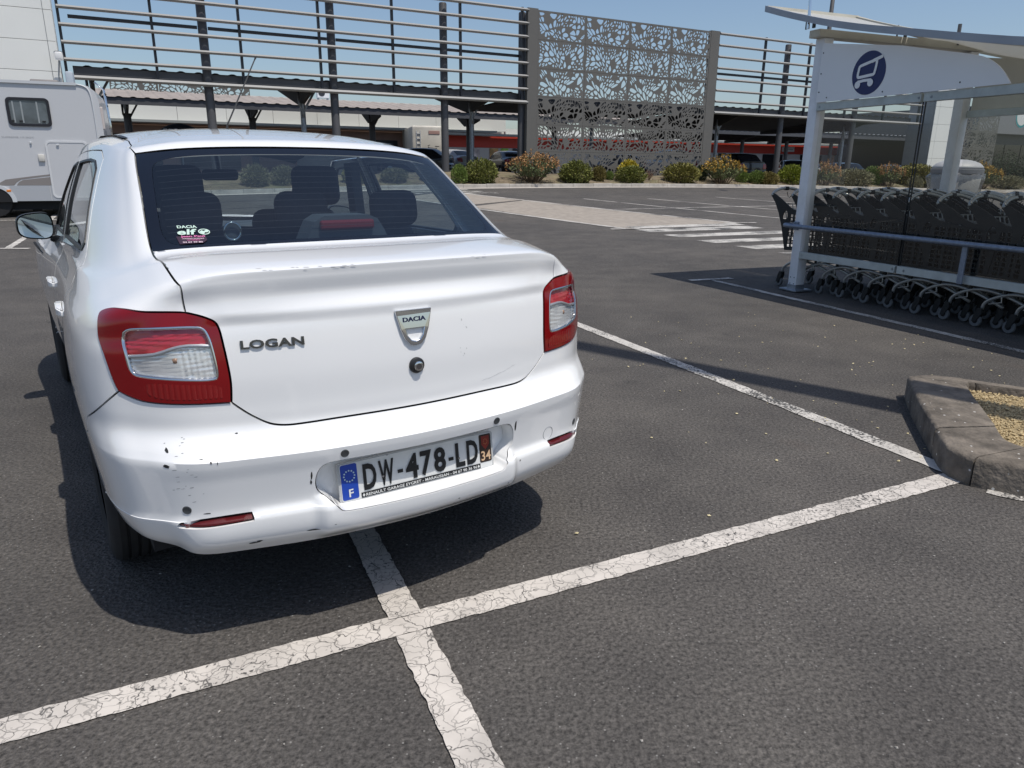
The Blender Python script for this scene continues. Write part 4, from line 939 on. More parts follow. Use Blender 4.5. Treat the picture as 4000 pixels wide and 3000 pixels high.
def tail_light(sg):
    f = (lambda p: p) if sg > 0 else mir
    tl_ = thing('tail_light', None, None); tl_.parent = car
    outer_ = C_lampbot[:-1]+C_lampout[:-1]+C_lampin[::-1][:-1]
    panel('red_lens', f(outer_), RLENS, tl_, holes=[f(LWIN)], step=.011, off=.004, gap=.0028, rim=.012)
    for up, nm, m_ in ((True, 'red_reflector', RLENS2), (False, 'clear_reflector', CLRREF)):
        seq, zl = split_lower(LWIN, LDIV, up)
        e0, e1 = seq[0], seq[-1]
        mid = [(u_, zl(u_)) for u_ in np.linspace(e1[0], e0[0], 22)]
        poly = seq+mid
        me = panel_mesh(nm, f(poly), step=.006, off=-.007, gap=0, rim=0)
        co = np.array([v.co[:] for v in me.vertices]); nn = np.array([v.normal[:] for v in me.vertices])
        if up: ph = np.sin(co[:, 2]*2*math.pi/.0115)*.0022
        else: ph = (np.sin(co[:, 2]*2*math.pi/.0105)+.9*np.sin((co[:, 0]+co[:, 1]*.3)*2*math.pi/.0125)*(np.abs(co[:, 0]) < .63))*.0021
        co = co+nn*ph[:, None]; me.vertices.foreach_set('co', co.ravel()); me.update()
        link(nm, me, m_, tl_)
    ring_ = densify(f(LWIN), .01); pts = [S(*p)+SN(*p)*(-.001) for p in ring_]; MB().tube(pts, .0055, 8, closed=True).build('chrome_frame', CHROME, tl_, smooth=True)
    dv = [(u_, np.interp(u_, np.array(LDIV)[::-1, 0], np.array(LDIV)[::-1, 1])) for u_ in np.linspace(2.345, 4.13, 24)]
    mb = MB()
    for u_, v_ in f(dv):
        wv = .075
        for dv_, of in ((-wv, -.007), (-wv*.6, -.001), (wv*.6, -.001), (wv, -.007)): mb.v.append(tuple(map(float, S(u_, v_+dv_)+SN(u_, v_)*of)))
    mb.f = [(4*i+j, 4*i+4+j, 4*i+5+j, 4*i+1+j) for i in range(len(dv)-1) for j in range(3)]; mb.build('divider', mat('lamp_silver', (.55, .57, .60), .25, metal=.6), tl_, smooth=True)
    fo_ = panel('lens_glow_strip', f(cv([(2.24, 7.52), (2.22, 7.9), (2.9, 7.98), (3.6, 8.08), (3.75, 7.9), (3.5, 7.54), (2.24, 7.52)])[:-1]), mat('bright_red_lens', (.235, .005, .006), .1, coat=1.0), tl_, step=.0042, off=.0044, gap=0, rim=0)  # ribbed strip in brighter red: glow at the lens bottom painted into the colour
    co = np.array([v.co[:] for v in fo_.data.vertices]); nn = np.array([v.normal[:] for v in fo_.data.vertices]); co = co+nn*(np.sin(co[:, 0]*2*math.pi/.0125)*.0010)[:, None]; fo_.data.vertices.foreach_set('co', co.ravel()); fo_.data.update()
    q = f([(3.02, 8.62)])[0]; p = S(*q)-SN(*q)*.008; MB().lathe([(.0005, -.004), (.007, -.001), (.009, .004), (.007, .009), (.0005, .011)], tuple(p), 'y', 14).build('indicator_bulb', AMB, tl_, smooth=True)
    panel('clear_cover', f(LWIN), LCLEAR, tl_, step=.02, off=.0035, gap=0, rim=0)
    return tl_
for sg in (-1, 1): tail_light(sg)
# rear window: black frit border with see-through middle
win_half = [(0, 15.0)]+[(u_, v_+.015) for u_, v_ in C_winbot[::-1][1:-1]]+[(2.985, 14.985)]+[(a-.012, b) for a, b in WIN_SIDE[1:]]+[(a*.997, b-.02) for a, b in WIN_TOP[1:]]
GIN = cv([(0, 15.10), (1.2, 15.10), (2.2, 15.08), (2.5, 15.12), (2.62, 15.28), (2.66, 15.45), (2.64, 16.0), (2.61, 16.5), (2.54, 16.66), (2.27, 16.74), (1.7, 16.77), (.9, 16.76), (0, 16.76)])
rw = panel('rear_window', full(GIN), RGLASS, car, step=.03, off=-.003, gap=0, rim=0)
panel('window_border', full(win_half), FRIT, rw, holes=[full(GIN)], step=.022, off=-.003, gap=.001, rim=.006, hole_rim=False)
HW = mat('heater_wire', (.10, .085, .09), .5)
for v_ in np.linspace(15.24, 16.62, 13):
    um = 2.52; pts = [S(u_, v_)-SN(u_, v_)*.0045 for u_ in np.linspace(-um, um, 30)]; MB().tube(pts, .0006, 4, cap=False).build('heater_wire', HW, rw)
# stickers on the rear window
STW = mat('sticker_white', (.50, .66, .58), .5); STP = mat('sticker_pink', (.62, .16, .36), .5); STK = mat('sticker_dark', (.03, .012, .03), .5); STL = mat('sticker_pale', (.72, .55, .62), .5)
def wintext(s, x0, z0, wd, h, m, bold=0, shear=0, off=.0032):
    V, F = text2d(s, wd, h, bold=bold, shear=shear); V[:, 0] += x0; V[:, 1] = z0+V[:, 1]; V[:, 2] = 0; drape(V, F, off-.002, 14.9, 17).build('sticker_lettering', m, rw)
wintext('DACIA', -.522, 1.1590, .055, .0075, STW, bold=.03)
wintext('elf', -.527, 1.1415, .056, .0150, STW, bold=.03, shear=.15)
ov = circle(-.452, 1.1495, .0165, 20, .0078); oi = circle(-.452, 1.1495, .0135, 16, .006)
V2, T2, L2 = cdt(ov, [oi]); drape(np.c_[V2, np.zeros(len(V2))], [tuple(map(int, t_)) for t_ in T2], .0, 14.9, 17).build('sticker_oval', STW, rw)
bl = [(-.466, 1.1485), (-.458, 1.1535), (-.452, 1.151), (-.445, 1.1545), (-.438, 1.152), (-.443, 1.1475), (-.450, 1.148), (-.454, 1.1435), (-.460, 1.145)]
V2, T2, L2 = cdt(bl); drape(np.c_[V2, np.zeros(len(V2))], [tuple(map(int, t_)) for t_ in T2], .0, 14.9, 17).build('sticker_emblem', STW, rw)
bl = [(-.534, 1.1385), (-.452, 1.1415), (-.453, 1.128), (-.466, 1.1215), (-.532, 1.1185)]
V2, T2, L2 = cdt(bl); drape(np.c_[V2, np.zeros(len(V2))], [tuple(map(int, t_)) for t_ in T2], -.0006, 14.8, 17).build('sticker_label', STK, rw)
wintext('Jean Paul', -.522, 1.1335, .066, .006, STP, bold=.03); wintext('CONTROLE TECHNIQUE', -.520, 1.1295, .060, .0028, STL, bold=.02); wintext('AUTOMOBILE', -.508, 1.1262, .035, .0026, STP, bold=.02); wintext('04 67 39 80', -.522, 1.1205, .054, .0036, STL, bold=.02)
# doors and side windows (both sides), body sides, roof, bonnet and front
D_R = [(1.93, .30), (1.93, 1.0), (1.93, 1.392), (1.6, 1.398), (1.38, 1.395), (1.27, 1.365), (1.03, 1.09), (1.02, 1.0), (1.10, .72), (1.20, .55), (1.30, .38), (1.32, .30)]
W_R = [(1.885, 1.045), (1.885, 1.355), (1.55, 1.365), (1.40, 1.358), (1.31, 1.33), (1.075, 1.085), (1.12, 1.055)]
D_F = [(1.955, .30), (3.02, .30), (3.05, .92), (2.98, 1.01), (2.62, 1.215), (2.32, 1.375), (1.955, 1.392), (1.955, 1.0)]
W_F = [(1.995, 1.043), (2.87, 1.025), (2.58, 1.19), (2.30, 1.335), (1.995, 1.355)]
dr_r, wi_r, dr_f, wi_f = inv_side(D_R), inv_side(W_R), inv_side(D_F), inv_side(W_F)
ROOFL = [(3.02, 17.0), (3.25, 17.35), (3.8, 17.95), (4.6, 18.25), (6.4, 18.4), (9, 18.42), (11.6, 18.32), (12.6, 17.7), (13.0, 17.0)]
front_edge = [(13.0, 17.0), (13.0, 16), (13.0, 15.0), (13.0, 14.0), (13.05, 12.0), (12.95, 10.5), (12.9, 8.5), (12.95, 5.5)]
fr_end = archF_full[-6]
sill = [(archR_full[-1][0], max(.02, archR_full[-1][1])), (8.6, .02), (10.4, .02), (archF_full[0][0], max(.02, archF_full[0][1]))]
side_poly = C_seam+archR_side[1:-1]+sill+archF_full[1:-5]+front_edge[::-1]+ROOFL[::-1][1:]+WIN_SIDE[::-1][1:]+C_gap[::-1][1:]+C_lampout[::-1][1:-1]
for sg in (-1, 1):
    f = (lambda p: p) if sg > 0 else mir
    bs = panel('body_side', f(side_poly), PAINTW, car, holes=[f(dr_r), f(dr_f)], step=.02)
    for nm, dp, wp in (('rear_door', dr_r, wi_r), ('front_door', dr_f, wi_f)):
        d_ = panel(nm, f(dp), PAINTW, car, holes=[f(wp)], step=.022)
        panel('window_frame', f(wp), BLKP, d_, holes=[f([tuple(x) for x in (np.array(wp)-np.mean(wp, 0))*.93+np.mean(wp, 0)])], step=.03, off=.003, gap=0, rim=.01)
        panel('window_pane', f(wp), CGLASS, d_, step=.05, off=-.004, gap=0, rim=0)
        yh = 1.17 if nm == 'rear_door' else 2.08
        hb = MB()
        for i_, (dy, dz, o_, hz) in enumerate(((0, -.004, .002, .010), (.03, 0, .020, .015), (.16, .004, .022, .014), (.20, .004, .002, .008))):
            q = inv_side([(yh+dy, .835+dz-.02*(nm != 'rear_door'))])[0]; p = S(*q); n_ = SN(*q)
            for zz in (-hz, hz): 
                for oo in (0, o_): hb.v.append((sg*(p[0]+n_[0]*oo), p[1], p[2]+zz))
        for i_ in range(3):
            a = 4*i_; hb.f += [(a+1, a+5, a+7, a+3), (a, a+4, a+5, a+1), (a+2, a+3, a+7, a+6), (a, a+2, a+6, a+4)]
        hb.f += [(0, 1, 3, 2), (12, 14, 15, 13)]
        bm = bmesh.new(); me = bpy.data.meshes.new('handle'); me.from_pydata(hb.v, [], hb.f); bm.from_mesh(me); bmesh.ops.recalc_face_normals(bm, faces=bm.faces[:]); bmesh.ops.bevel(bm, geom=bm.edges[:], offset=.004, segments=2, affect='EDGES'); bm.to_mesh(me); bm.free()
        link('handle', me, PAINTW, d_, auto=50)
    # black strip in the roof ditch
    pts = [S(sg*a, b)+SN(sg*a, b)*.001 for a, b in [(5.2, 18.33), (6.4, 18.41), (9, 18.43), (11.4, 18.34)]]; mb = MB()
    for p in pts:
        p = np.array(p); mb.v += [tuple(p+np.array([-.011, 0, .004])), tuple(p+np.array([.011, 0, .004]))]
    mb.f = [(2*i, 2*i+1, 2*i+3, 2*i+2) for i in range(3)]; mb.build('roof_strip', BLKP, car)
    # door mirror
    mx = sg*.842; mr = MB(); R_ = Matrix.Rotation(-sg*rad(6), 3, 'Z')
    prof = [(0.0, 1.0), (.03, 1.02), (.06, .96), (.095, .80), (.12, .5), (.128, .2)]
    k = 28; mr_v = []
    for yy, ss in prof:
        for j in range(k):
            a = 2*math.pi*j/k; ex = abs(math.cos(a))**.62*math.copysign(1, math.cos(a)); ez = abs(math.sin(a))**.62*math.copysign(1, math.sin(a))
            mr.v.append(tuple(R_ @ Vector((ex*.083*ss, yy, ez*.068*ss*(1-.12*ex*sg)))+Vector((mx, 2.80, 1.028))))
    mr.f = [(i*k+j, i*k+(j+1) % k, (i+1)*k+(j+1) % k, (i+1)*k+j) for i in range(len(prof)-1) for j in range(k)]+[tuple(len(prof)*k-k+j for j in range(k))]
    mo = mr.build('door_mirror', BLKP, car, smooth=True); bm = bmesh.new(); bm.from_mesh(mo.data); bmesh.ops.recalc_face_normals(bm, faces=bm.faces[:]); bm.to_mesh(mo.data); bm.free()
    gl_ = MB()
    for j in range(k):
        a = 2*math.pi*j/k; ex = abs(math.cos(a))**.62*math.copysign(1, math.cos(a)); ez = abs(math.sin(a))**.62*math.copysign(1, math.sin(a)); gl_.v.append(tuple(R_ @ Vector((ex*.077, .004, ez*.062*(1-.12*ex*sg)))+Vector((mx, 2.80, 1.028))))
    gl_.f = [tuple(range(k))]; gl_.build('mirror_glass', mat('mirror_silver', (.55, .60, .62), .02, metal=1.0), mo)
    MB().rbox((sg*.745, 2.85, 1.0), (.09, .07, .055), .015).build('mirror_arm', BLKP, mo, auto=40)
    panel('headlight', f([(12.95, 8.6), (13.6, 8.6), (14.2, 8.7), (14.3, 10.4), (13.6, 11.0), (12.95, 10.9)]), CLRREF, car, step=.04, off=.004)
roof_poly = full([(0, 16.985)]+WIN_TOP[::-1][1:-1]+ROOFL+[(13.6, 17.0), (14.5, 17.0), (16, 17.0)])
# the roof is one closed cap: build it as a polar patch in (u,v)
rp = MB(); K_ = 160; us = np.concatenate([np.linspace(-16, 16, K_, endpoint=False)]); 
edge_v = lambda u_: float(np.interp(abs(u_), [0, 1.6, 3.02, 3.25, 3.8, 4.6, 6.4, 9, 11.6, 12.6, 13, 16], [16.985, 16.995, 17.02, 17.37, 17.97, 18.27, 18.42, 18.44, 18.34, 17.72, 17.02, 17.0]))
rows = np.concatenate([np.linspace(0, 1, 22)])
for t_ in rows:
    for u_ in us: v_ = edge_v(u_)+(NR-1.001-edge_v(u_))*t_; rp.v.append(tuple(map(float, S(u_, v_))))
rp.f = [(i*K_+j, i*K_+(j+1) % K_, (i+1)*K_+(j+1) % K_, (i+1)*K_+j) for i in range(len(rows)-1) for j in range(K_)]
roof = rp.build('roof', PAINTW, car, smooth=True)
lp_ = MB(); lp_.v = [(x*.97, y, z-.03) for x, y, z in rp.v]; lp_.f = [q[::-1] for q in rp.f]; lp_.build('headliner', LINER, car, smooth=True)
an = MB().tube([(0, 2.05, 1.505), (0, 2.03, 1.53), (0, 1.47, 1.765), (0, 1.45, 1.773)], [.008, .004, .0026, .004], 8); an.build('antenna', BLKP, roof, smooth=True)
# windscreen, bonnet, front bumper
WS = [(16, 15.02), (14.5, 15.02), (13.05, 15.02), (13.05, 16), (13.05, 16.97), (14.5, 16.97), (16, 16.97)]
def frontfull(h): 
    # half polygon on u in [13,16]; build both halves separately because u wraps at the front centre
    return h
for sg in (-1, 1):
    f = (lambda p: p) if sg > 0 else mir
    panel('windscreen', f(WS), CGLASS, car, step=.06, off=-.002, gap=0, rim=0)
    panel('bonnet', f([(16, 11.2), (14.4, 11.1), (13.1, 11.2), (13.05, 12), (13.03, 14.0), (13.03, 14.97), (14.5, 14.97), (16, 14.97)]), PAINTW, car, step=.04, gap=0)
    fb_end = archF_full[-6]
    panel('front_bumper', f([(16, .02), (14, .02), (13, .02)]+[(archF_full[-1][0], max(.05, archF_full[-1][1]))]+archF_full[-2:-7:-1]+[(12.97, 5.5), (12.93, 8.45), (13.6, 8.5), (14.25, 8.6), (14.35, 10.9), (16, 11.1)]), PAINTW, car, step=.04, gap=.001)
# dark inner shell so gaps read dark: floor pan, boot tub, wheel wells
inn = MB(); uu = np.linspace(-13, 13, 150); vv = np.linspace(0.2, 14.6, 36)
for v_ in vv:
    for u_ in uu: p = S(u_, v_)-SN(u_, v_)*.030; inn.v.append(tuple(map(float, p)))
nu = len(uu)
for j in range(len(vv)-1):
    for i in range(nu-1):
        c = np.mean([inn.v[j*nu+i], inn.v[(j+1)*nu+i+1]], 0)
        if any((c[1]-yc)**2+(c[2]-WZ)**2 < .40**2 for yc in AXL) and abs(c[0]) > .5: continue
        if abs(c[0]) < .42 and .36 < c[2] < .57 and c[1] < .3: continue
        if 14.6 > vv[j] > 13.0 and abs(uu[i]) > 11.5: continue
        inn.f.append((j*nu+i, j*nu+i+1, (j+1)*nu+i+1, (j+1)*nu+i))
inn.build('inner_shell', INNER, car, smooth=True)
MB().span((-.74, .30, .26), (.74, 4.15, .30)).build('floor_pan', INNER, car)
MB().span((-.60, .18, .30), (.60, .5, .42)).build('spare_wheel_tub', INNER, car)
for sg in (-1, 1):
    for yc in AXL:
        wl_ = MB(); 
        for a in range(13):
            th = math.pi*a/12
            for xx in (.52, .80): wl_.v.append((sg*xx, yc+.385*math.cos(th), WZ+.385*math.sin(th)))
        wl_.f = [(2*i, 2*i+1, 2*i+3, 2*i+2) for i in range(12)]+[tuple(2*i for i in range(13))]; wl_.build('wheel_well', INNER, car)
def car_wheel(parent, x, y, sg, r=.305, wd=.19):
    w_ = thing('wheel', None, None, (x, y, r)); w_.parent = parent
    prof = [(.200, -.085), (.215, -wd/2), (.262, -wd/2), (.292, -wd*.44), (r, -wd*.36)]
    for gx in (-.045, -.015, .015, .045): prof += [(r, gx-.005), (r-.007, gx-.004), (r-.007, gx+.004), (r, gx+.005)]
    prof += [(r, wd*.36), (.292, wd*.44), (.262, wd/2), (.215, wd/2), (.200, .085)]
    MB().lathe(prof, axis='x', n=48, cap=False).build('tyre', RUB, w_, auto=35)
    rm = MB().lathe([(.205, -.08), (.19, -.07), (.185, .02), (.19, .07), (.205, .08)], axis='x', n=40, cap=False)
    for k in range(5):
        a = 2*math.pi*k/5; d = Vector((0, math.cos(a), math.sin(a))); rm.beam(Vector((sg*.06, 0, 0)), Vector((sg*.055, 0, 0))+d*.195, .07, .02, up=(1, 0, 0))
    rm.lathe([(.001, sg*.03), (.05, sg*.035), (.05, sg*.075), (.001, sg*.078)], axis='x', n=20, cap=False); rm.build('rim', RIMM, w_, auto=40)
    return w_
for sg in (-1, 1):
    for yc in AXL: car_wheel(car, sg*.735, yc, sg)
# interior
def pillow(c, size, m, name, parent, tilt=0, r=.05):
    return MB().rbox(c, size, min(r, min(size)*.48), 4, Matrix.Rotation(tilt, 3, 'X')).build(name, m, parent, smooth=True)
st = MB().span((-.62, .60, 1.035), (.62, 1.10, 1.055)); st.build('parcel_shelf', TRIM, car)
rs_ = pillow((0, 1.26, .78), (1.26, .16, .66), SEATM, 'rear_seat', car, rad(-16), .07)
for x in (-.37, .05, .46): pillow((x, 1.16, 1.17), (.215 if x else .2, .10, .155), SEATM, 'headrest', rs_, rad(-8), .05)
for x in (-.345, .345):
    fs_ = pillow((x, 2.12, .82), (.46, .14, .62), SEATM, 'front_seat', car, rad(-14), .07); pillow((x+(.11 if x < 0 else .135), 2.2, 1.24), (.26, .10, .21), SEATM, 'headrest', fs_, rad(-8), .05); pillow((x, 2.42, .48), (.48, .5, .16), SEATM, 'seat_cushion', fs_)
MB().rbox((0, 3.12, .88), (1.3, .5, .22), .08, 4).build('dashboard', TRIM, car, smooth=True)
ring_ = [(-.35+.18*math.cos(a*.2618), 2.78+.05*math.sin(a*.2618), .93+.17*math.sin(a*.2618)) for a in range(24)]; MB().tube(ring_, .015, 8, closed=True).build('steering_wheel', BLKP, car, smooth=True)
MB().rbox((.095, 2.70, 1.29), (.20, .03, .062), .02, 3).build('interior_mirror', BLKP, car, smooth=True); MB().cyl((.095, 2.72, 1.31), (.095, 2.76, 1.42), .012, 8).build('mirror_stalk', BLKP, car)
bl_ = MB(); bl_.prism([(-.12, 1.055), (.22, 1.055), (.19, 1.125), (.165, 1.165), (.13, 1.18), (-.035, 1.18), (-.07, 1.16), (-.09, 1.12)], (0, .66, 0), (1, 0, 0), (0, 0, 1), -.12); hb_ = bl_.build('brake_light_housing', TRIM, car)
MB().rbox((.045, .652, 1.148), (.20, .02, .034), .008, 2).build('brake_light', mat('brake_red', (.22, .012, .015), .3, coat=.5), hb_)
ring_ = [(-.318+.027*math.cos(a*.2618), .78, 1.13+.029*math.sin(a*.2618)) for a in range(24)]; MB().tube(ring_, .004, 8, closed=True).build('speaker_ring', CHROME, car, smooth=True)
MB().lathe([(.026, .79), (.012, .80)], (-.318, 0, 1.13), 'y', 20).build('speaker_cone', TRIM, car)
for sg in (-1, 1):
    pts = [(sg*.60, 1.55, 1.25), (sg*.66, 1.6, .6)]; MB().beam((sg*.585, 1.93, 1.36), (sg*.66, 1.94, .45), .05, .09, up=(0, 1, 0)).build('door_pillar', TRIM, car)
# ---------------------------------------------------------------- motorhome on the left (local x along its side towards the rear, y away from camera)
MHA = rad(24); mh_g = .14
MW = mat('motorhome_white', (.57, .58, .60), .35, coat=.4, var=.02, vscale=.6); MT = mat('motorhome_trim', (.58, .60, .62), .4); MTA = mat('motorhome_taupe', (.24, .22, .21), .45)
mh = thing('motorhome', 'large pale grey motorhome parked at the left edge in front of the tower', 'motorhome', (-10.46, 17.56, 0), MHA)
x0, x1, yw = -5.6, .93, 2.25
sec = [(x0, .50), (.80, .50), (.93, 1.0), (.975, 1.9), (.955, 2.75), (.90, 2.93), (.78, 3.03), (.55, 3.07), (x0, 3.07)]
MB().prism(sec, (0, 0, 0), (1, 0, 0), (0, 0, 1), -yw).build('body', MW, mh, auto=30)
sk = MB().span((-1.08, -.012, .50), (-.30, .0, .835)).build('skirt', mat('skirt_silver', (.42, .44, .47), .35, coat=.3), mh)
MB().span((x0, -.014, .50), (-1.75, .0, .835)).build('skirt', MATS['skirt_silver'], mh)
MB().span((-.28, -.012, .50), (.78, .0, .835)).build('skirt', MATS['skirt_silver'], mh)
MB().beam((x0, -.01, 3.06), (.55, -.01, 3.06), .05, .06).build('roof_rail', MT, mh)
ra = [(.50, 3.06), (.68, 3.04), (.80, 2.95), (.83, 2.6), (.835, 1.9), (.80, 1.0)]; MB().tube([(a, -.005, b) for a, b in chaikin(ra, 2)], .018, 8).build('corner_trim', MT, mh, smooth=True)
# window
wf = MB(); me = sheet(rrect(-.872, 2.13, -.04, 2.735, .09), [rrect(-.815, 2.185, -.095, 2.68, .06)], .03, 'window_frame')
win = link('window', me, mat('window_black', (.02, .019, .024), .35), mh); win.location = (0, -.03, 0)
pn = sheet(rrect(-.82, 2.18, -.09, 2.685, .06), [], .004, 'pane'); o = link('pane', pn, mat('mh_pane', (.10, .12, .135), .06, spec=.6, var=.5, vscale=2.5), win); o.location = (0, .018, 0)
for xx in (-.76, -.60, -.30): MB().span((xx, .012, 2.2), (xx+.03, .016, 2.66)).build('blind_edge', mat('blind_grey', (.30, .33, .34), .7), win)
for xx in (-.79, -.63, -.19): MB().rbox((xx, .005, 2.24), (.07, .012, .03), .004, 1).build('catch', BLKP, win)
# big service hatch
hp = rrect(-.25, .56, .60, 1.825, .10); hi = rrect(-.215, .595, .565, 1.79, .08)
hf = link('service_hatch', sheet(hp, [hi], .02, 'service_hatch'), mat('hatch_frame', (.66, .67, .68), .4), mh); hf.location = (0, -.022, 0)
o = link('hatch_leaf', sheet(hi, [], .008, 'hatch_leaf'), MW, hf); o.location = (0, .008, 0)
MB().rbox((.44, .0, 1.47), (.10, .02, .11), .02, 2).build('hatch_lock', WHT, hf, auto=40); MB().rbox((.45, -.012, 1.465), (.05, .02, .05), .012, 2).build('latch', mat('latch_grey', (.2, .2, .2), .4), hf)
MB().rbox((-.36, -.02, 1.45), (.125, .045, .155), .012, 2).build('socket_cover', mat('socket_cream', (.62, .60, .55), .5), mh, auto=40)
MB().rbox((-.523, -.02, 1.78), (.04, .03, .05), .01, 2).build('hook', MT, mh); MB().rbox((.0, -.035, 1.74), (.06, .02, .04), .01).build('hook', MT, mh)
for pts in ([(-2.6, .845), (-1.26, .90), (-1.13, .975), (-.6, 1.05), (.39, 1.172), (.85, 1.21), (.85, 1.15), (.39, 1.118), (-.4, 1.04), (-.83, .975), (-.93, .91), (-.985, .845)],
            [(-.94, .845), (-.88, .92), (-.80, .965), (-.4, 1.015), (.39, 1.10), (.85, 1.13), (.85, .845)]):
    o = link('side_stripe', sheet(pts, [], .003, 'side_stripe'), MTA, mh); o.location = (0, -.004, 0)
lt_ = MB(); o = MB().rbox((-1.107, -.02, .728), (.09, .03, .055), .012, 2).build('side_marker', mat('amber_marker', (.75, .22, .02), .3, coat=.5), mh)
V_, F_ = text2d('SUPREME 1718GC', .62, .03); mb = MB(); mb.add([(-1.06+v[0], -.0055, 1.878+v[1]) for v in V_], F_); mb.build('lettering', mat('faded_letters', (.32, .33, .35), .6), mh)
MB().rbox((-.1, .5, 3.11), (.55, .5, .09), .03, 2).build('roof_vent', mat('vent_taupe', (.26, .24, .23), .5), mh, auto=40); MB().rbox((.42, .35, 3.20), (.16, .3, .3), .04, 2).build('roof_box', mat('roofbox_grey', (.42, .47, .52), .5), mh, auto=40)
MB().span((x0+.3, .15, .30), (.6, yw-.15, .50)).build('chassis', INNER, mh)
for xx in (-.75, -.35, .1): MB().span((xx, .25, .24+.03*random.random()), (xx+.16, .5, .36)).build('underbody_bracket', INNER, mh)
w_ = thing('wheel', None, None, (-1.42, .16, mh_g+.34)); w_.parent = mh; MB().lathe([(.20, -.12), (.32, -.11), (.34, -.07), (.34, .07), (.32, .11), (.20, .12)], axis='y', n=32).build('tyre', RUB, w_, auto=35); MB().lathe([(.20, -.10), (.16, -.06), (.05, -.09)], axis='y', n=24).build('rim', RIMM, w_, auto=40)
aw = [(-1.42+.44*math.cos(rad(a)), .48+.40*math.sin(rad(a))) for a in range(0, 181, 10)]; awi = [(-1.42+.36*math.cos(rad(a)), .48+.33*math.sin(rad(a))) for a in range(180, -1, -10)]
o = link('wheel_arch', sheet(aw+awi, [], .03, 'wheel_arch'), MT, mh); o.location = (0, -.03, 0)
o = link('wheel_opening', sheet([(a*.99-.014, b) for a, b in awi], [], .004, 'wheel_opening'), INNER, mh); o.location = (0, -.018, 0)
# rear ladder
for yy in (.35, .65): MB().tube([(1.07, yy, 1.2), (1.10, yy, 2.2), (1.06, yy, 3.0), (.9, yy, 3.15)], .018, 8).build('ladder_rail', CHROME, mh, smooth=True)
for k in range(7): MB().cyl((1.085, .35, 1.35+.26*k), (1.085, .65, 1.35+.26*k), .016, 8).build('ladder_rung', BLKP, mh)
MB().rbox((.985, .12, 2.35), (.06, .12, .5), .02, 2).build('tail_lamp', mat('lamp_pale', (.55, .5, .48), .3), mh); MB().rbox((.99, .12, 1.55), (.06, .12, .5), .02).build('tail_lamp', mat('lamp_dark_red', (.16, .02, .02), .3), mh)
# ---------------------------------------------------------------- second motorhome with bicycle
m2 = thing('motorhome', 'dirty white motorhome carrying a bicycle, parked under the carport behind the car roof', 'motorhome', (-5.3, 48.2, float(gz(-5.3, 48.2))), rad(14))
MD = mat('dirty_white', (.58, .55, .48), .6, var=.12, vscale=1.0, dirt=(.30, .27, .22), dscale=.8, damt=.6)
MB().rbox((0, 2.9, 1.62), (2.2, 5.8, 2.55), .12, 3).build('body', MD, m2, auto=40)
for xx in (-.82, -.58): MB().span((xx, -.05, 1.0), (xx+.03, .0, 2.6)).build('ladder_rail', MT, m2)
for k in range(5): MB().span((-.82, -.05, 1.2+.3*k), (-.55, -.01, 1.24+.3*k)).build('ladder_rung', MT, m2)
MB().rbox((.3, -.01, 2.5), (.7, .03, .22), .02).build('rear_marker_lamp', mat('faded_red', (.42, .26, .22), .5), m2)
for xx in (-.85, .85): MB().lathe([(.3, -.1), (.3, .1)], (xx, 1.0, .3), 'x', 20).build('wheel', RUB, m2)
bk = thing('bicycle', 'dark mountain bicycle hung on the back of the dirty white motorhome', 'bicycle', (-4.95, 47.4, float(gz(-5, 48))+.72), rad(14))
for xx, nm in ((-.52, 'wheel'), (.52, 'wheel')):
    ring_ = [(xx+.34*math.cos(a*.2618), 0, .36+.34*math.sin(a*.2618)) for a in range(24)]; wob = MB().tube(ring_, .022, 6, closed=True)
    for a in range(10): th = a*.628; wob.cyl((xx, 0, .36), (xx+.33*math.cos(th), 0, .36+.33*math.sin(th)), .003, 4)
    wob.build(nm, RUB, bk)
fr_ = MB()
for p, q in (((.52, 0, .36), (.08, 0, .32)), ((.08, 0, .32), (.18, 0, .85)), ((.52, 0, .36), (.18, 0, .75)), ((.18, 0, .8), (-.33, 0, .86)), ((.08, 0, .32), (-.33, 0, .78)), ((-.33, 0, .92), (-.52, 0, .36))): fr_.cyl(p, q, .02, 8)
fr_.build('frame', BLKP, bk); MB().rbox((.2, 0, .93), (.26, .1, .05), .02).build('saddle', BLKP, bk); MB().tube([(-.28, -.28, 1.0), (-.36, -.1, .97), (-.36, .1, .97), (-.28, .28, 1.0)], .018).build('handlebar', BLKP, bk)
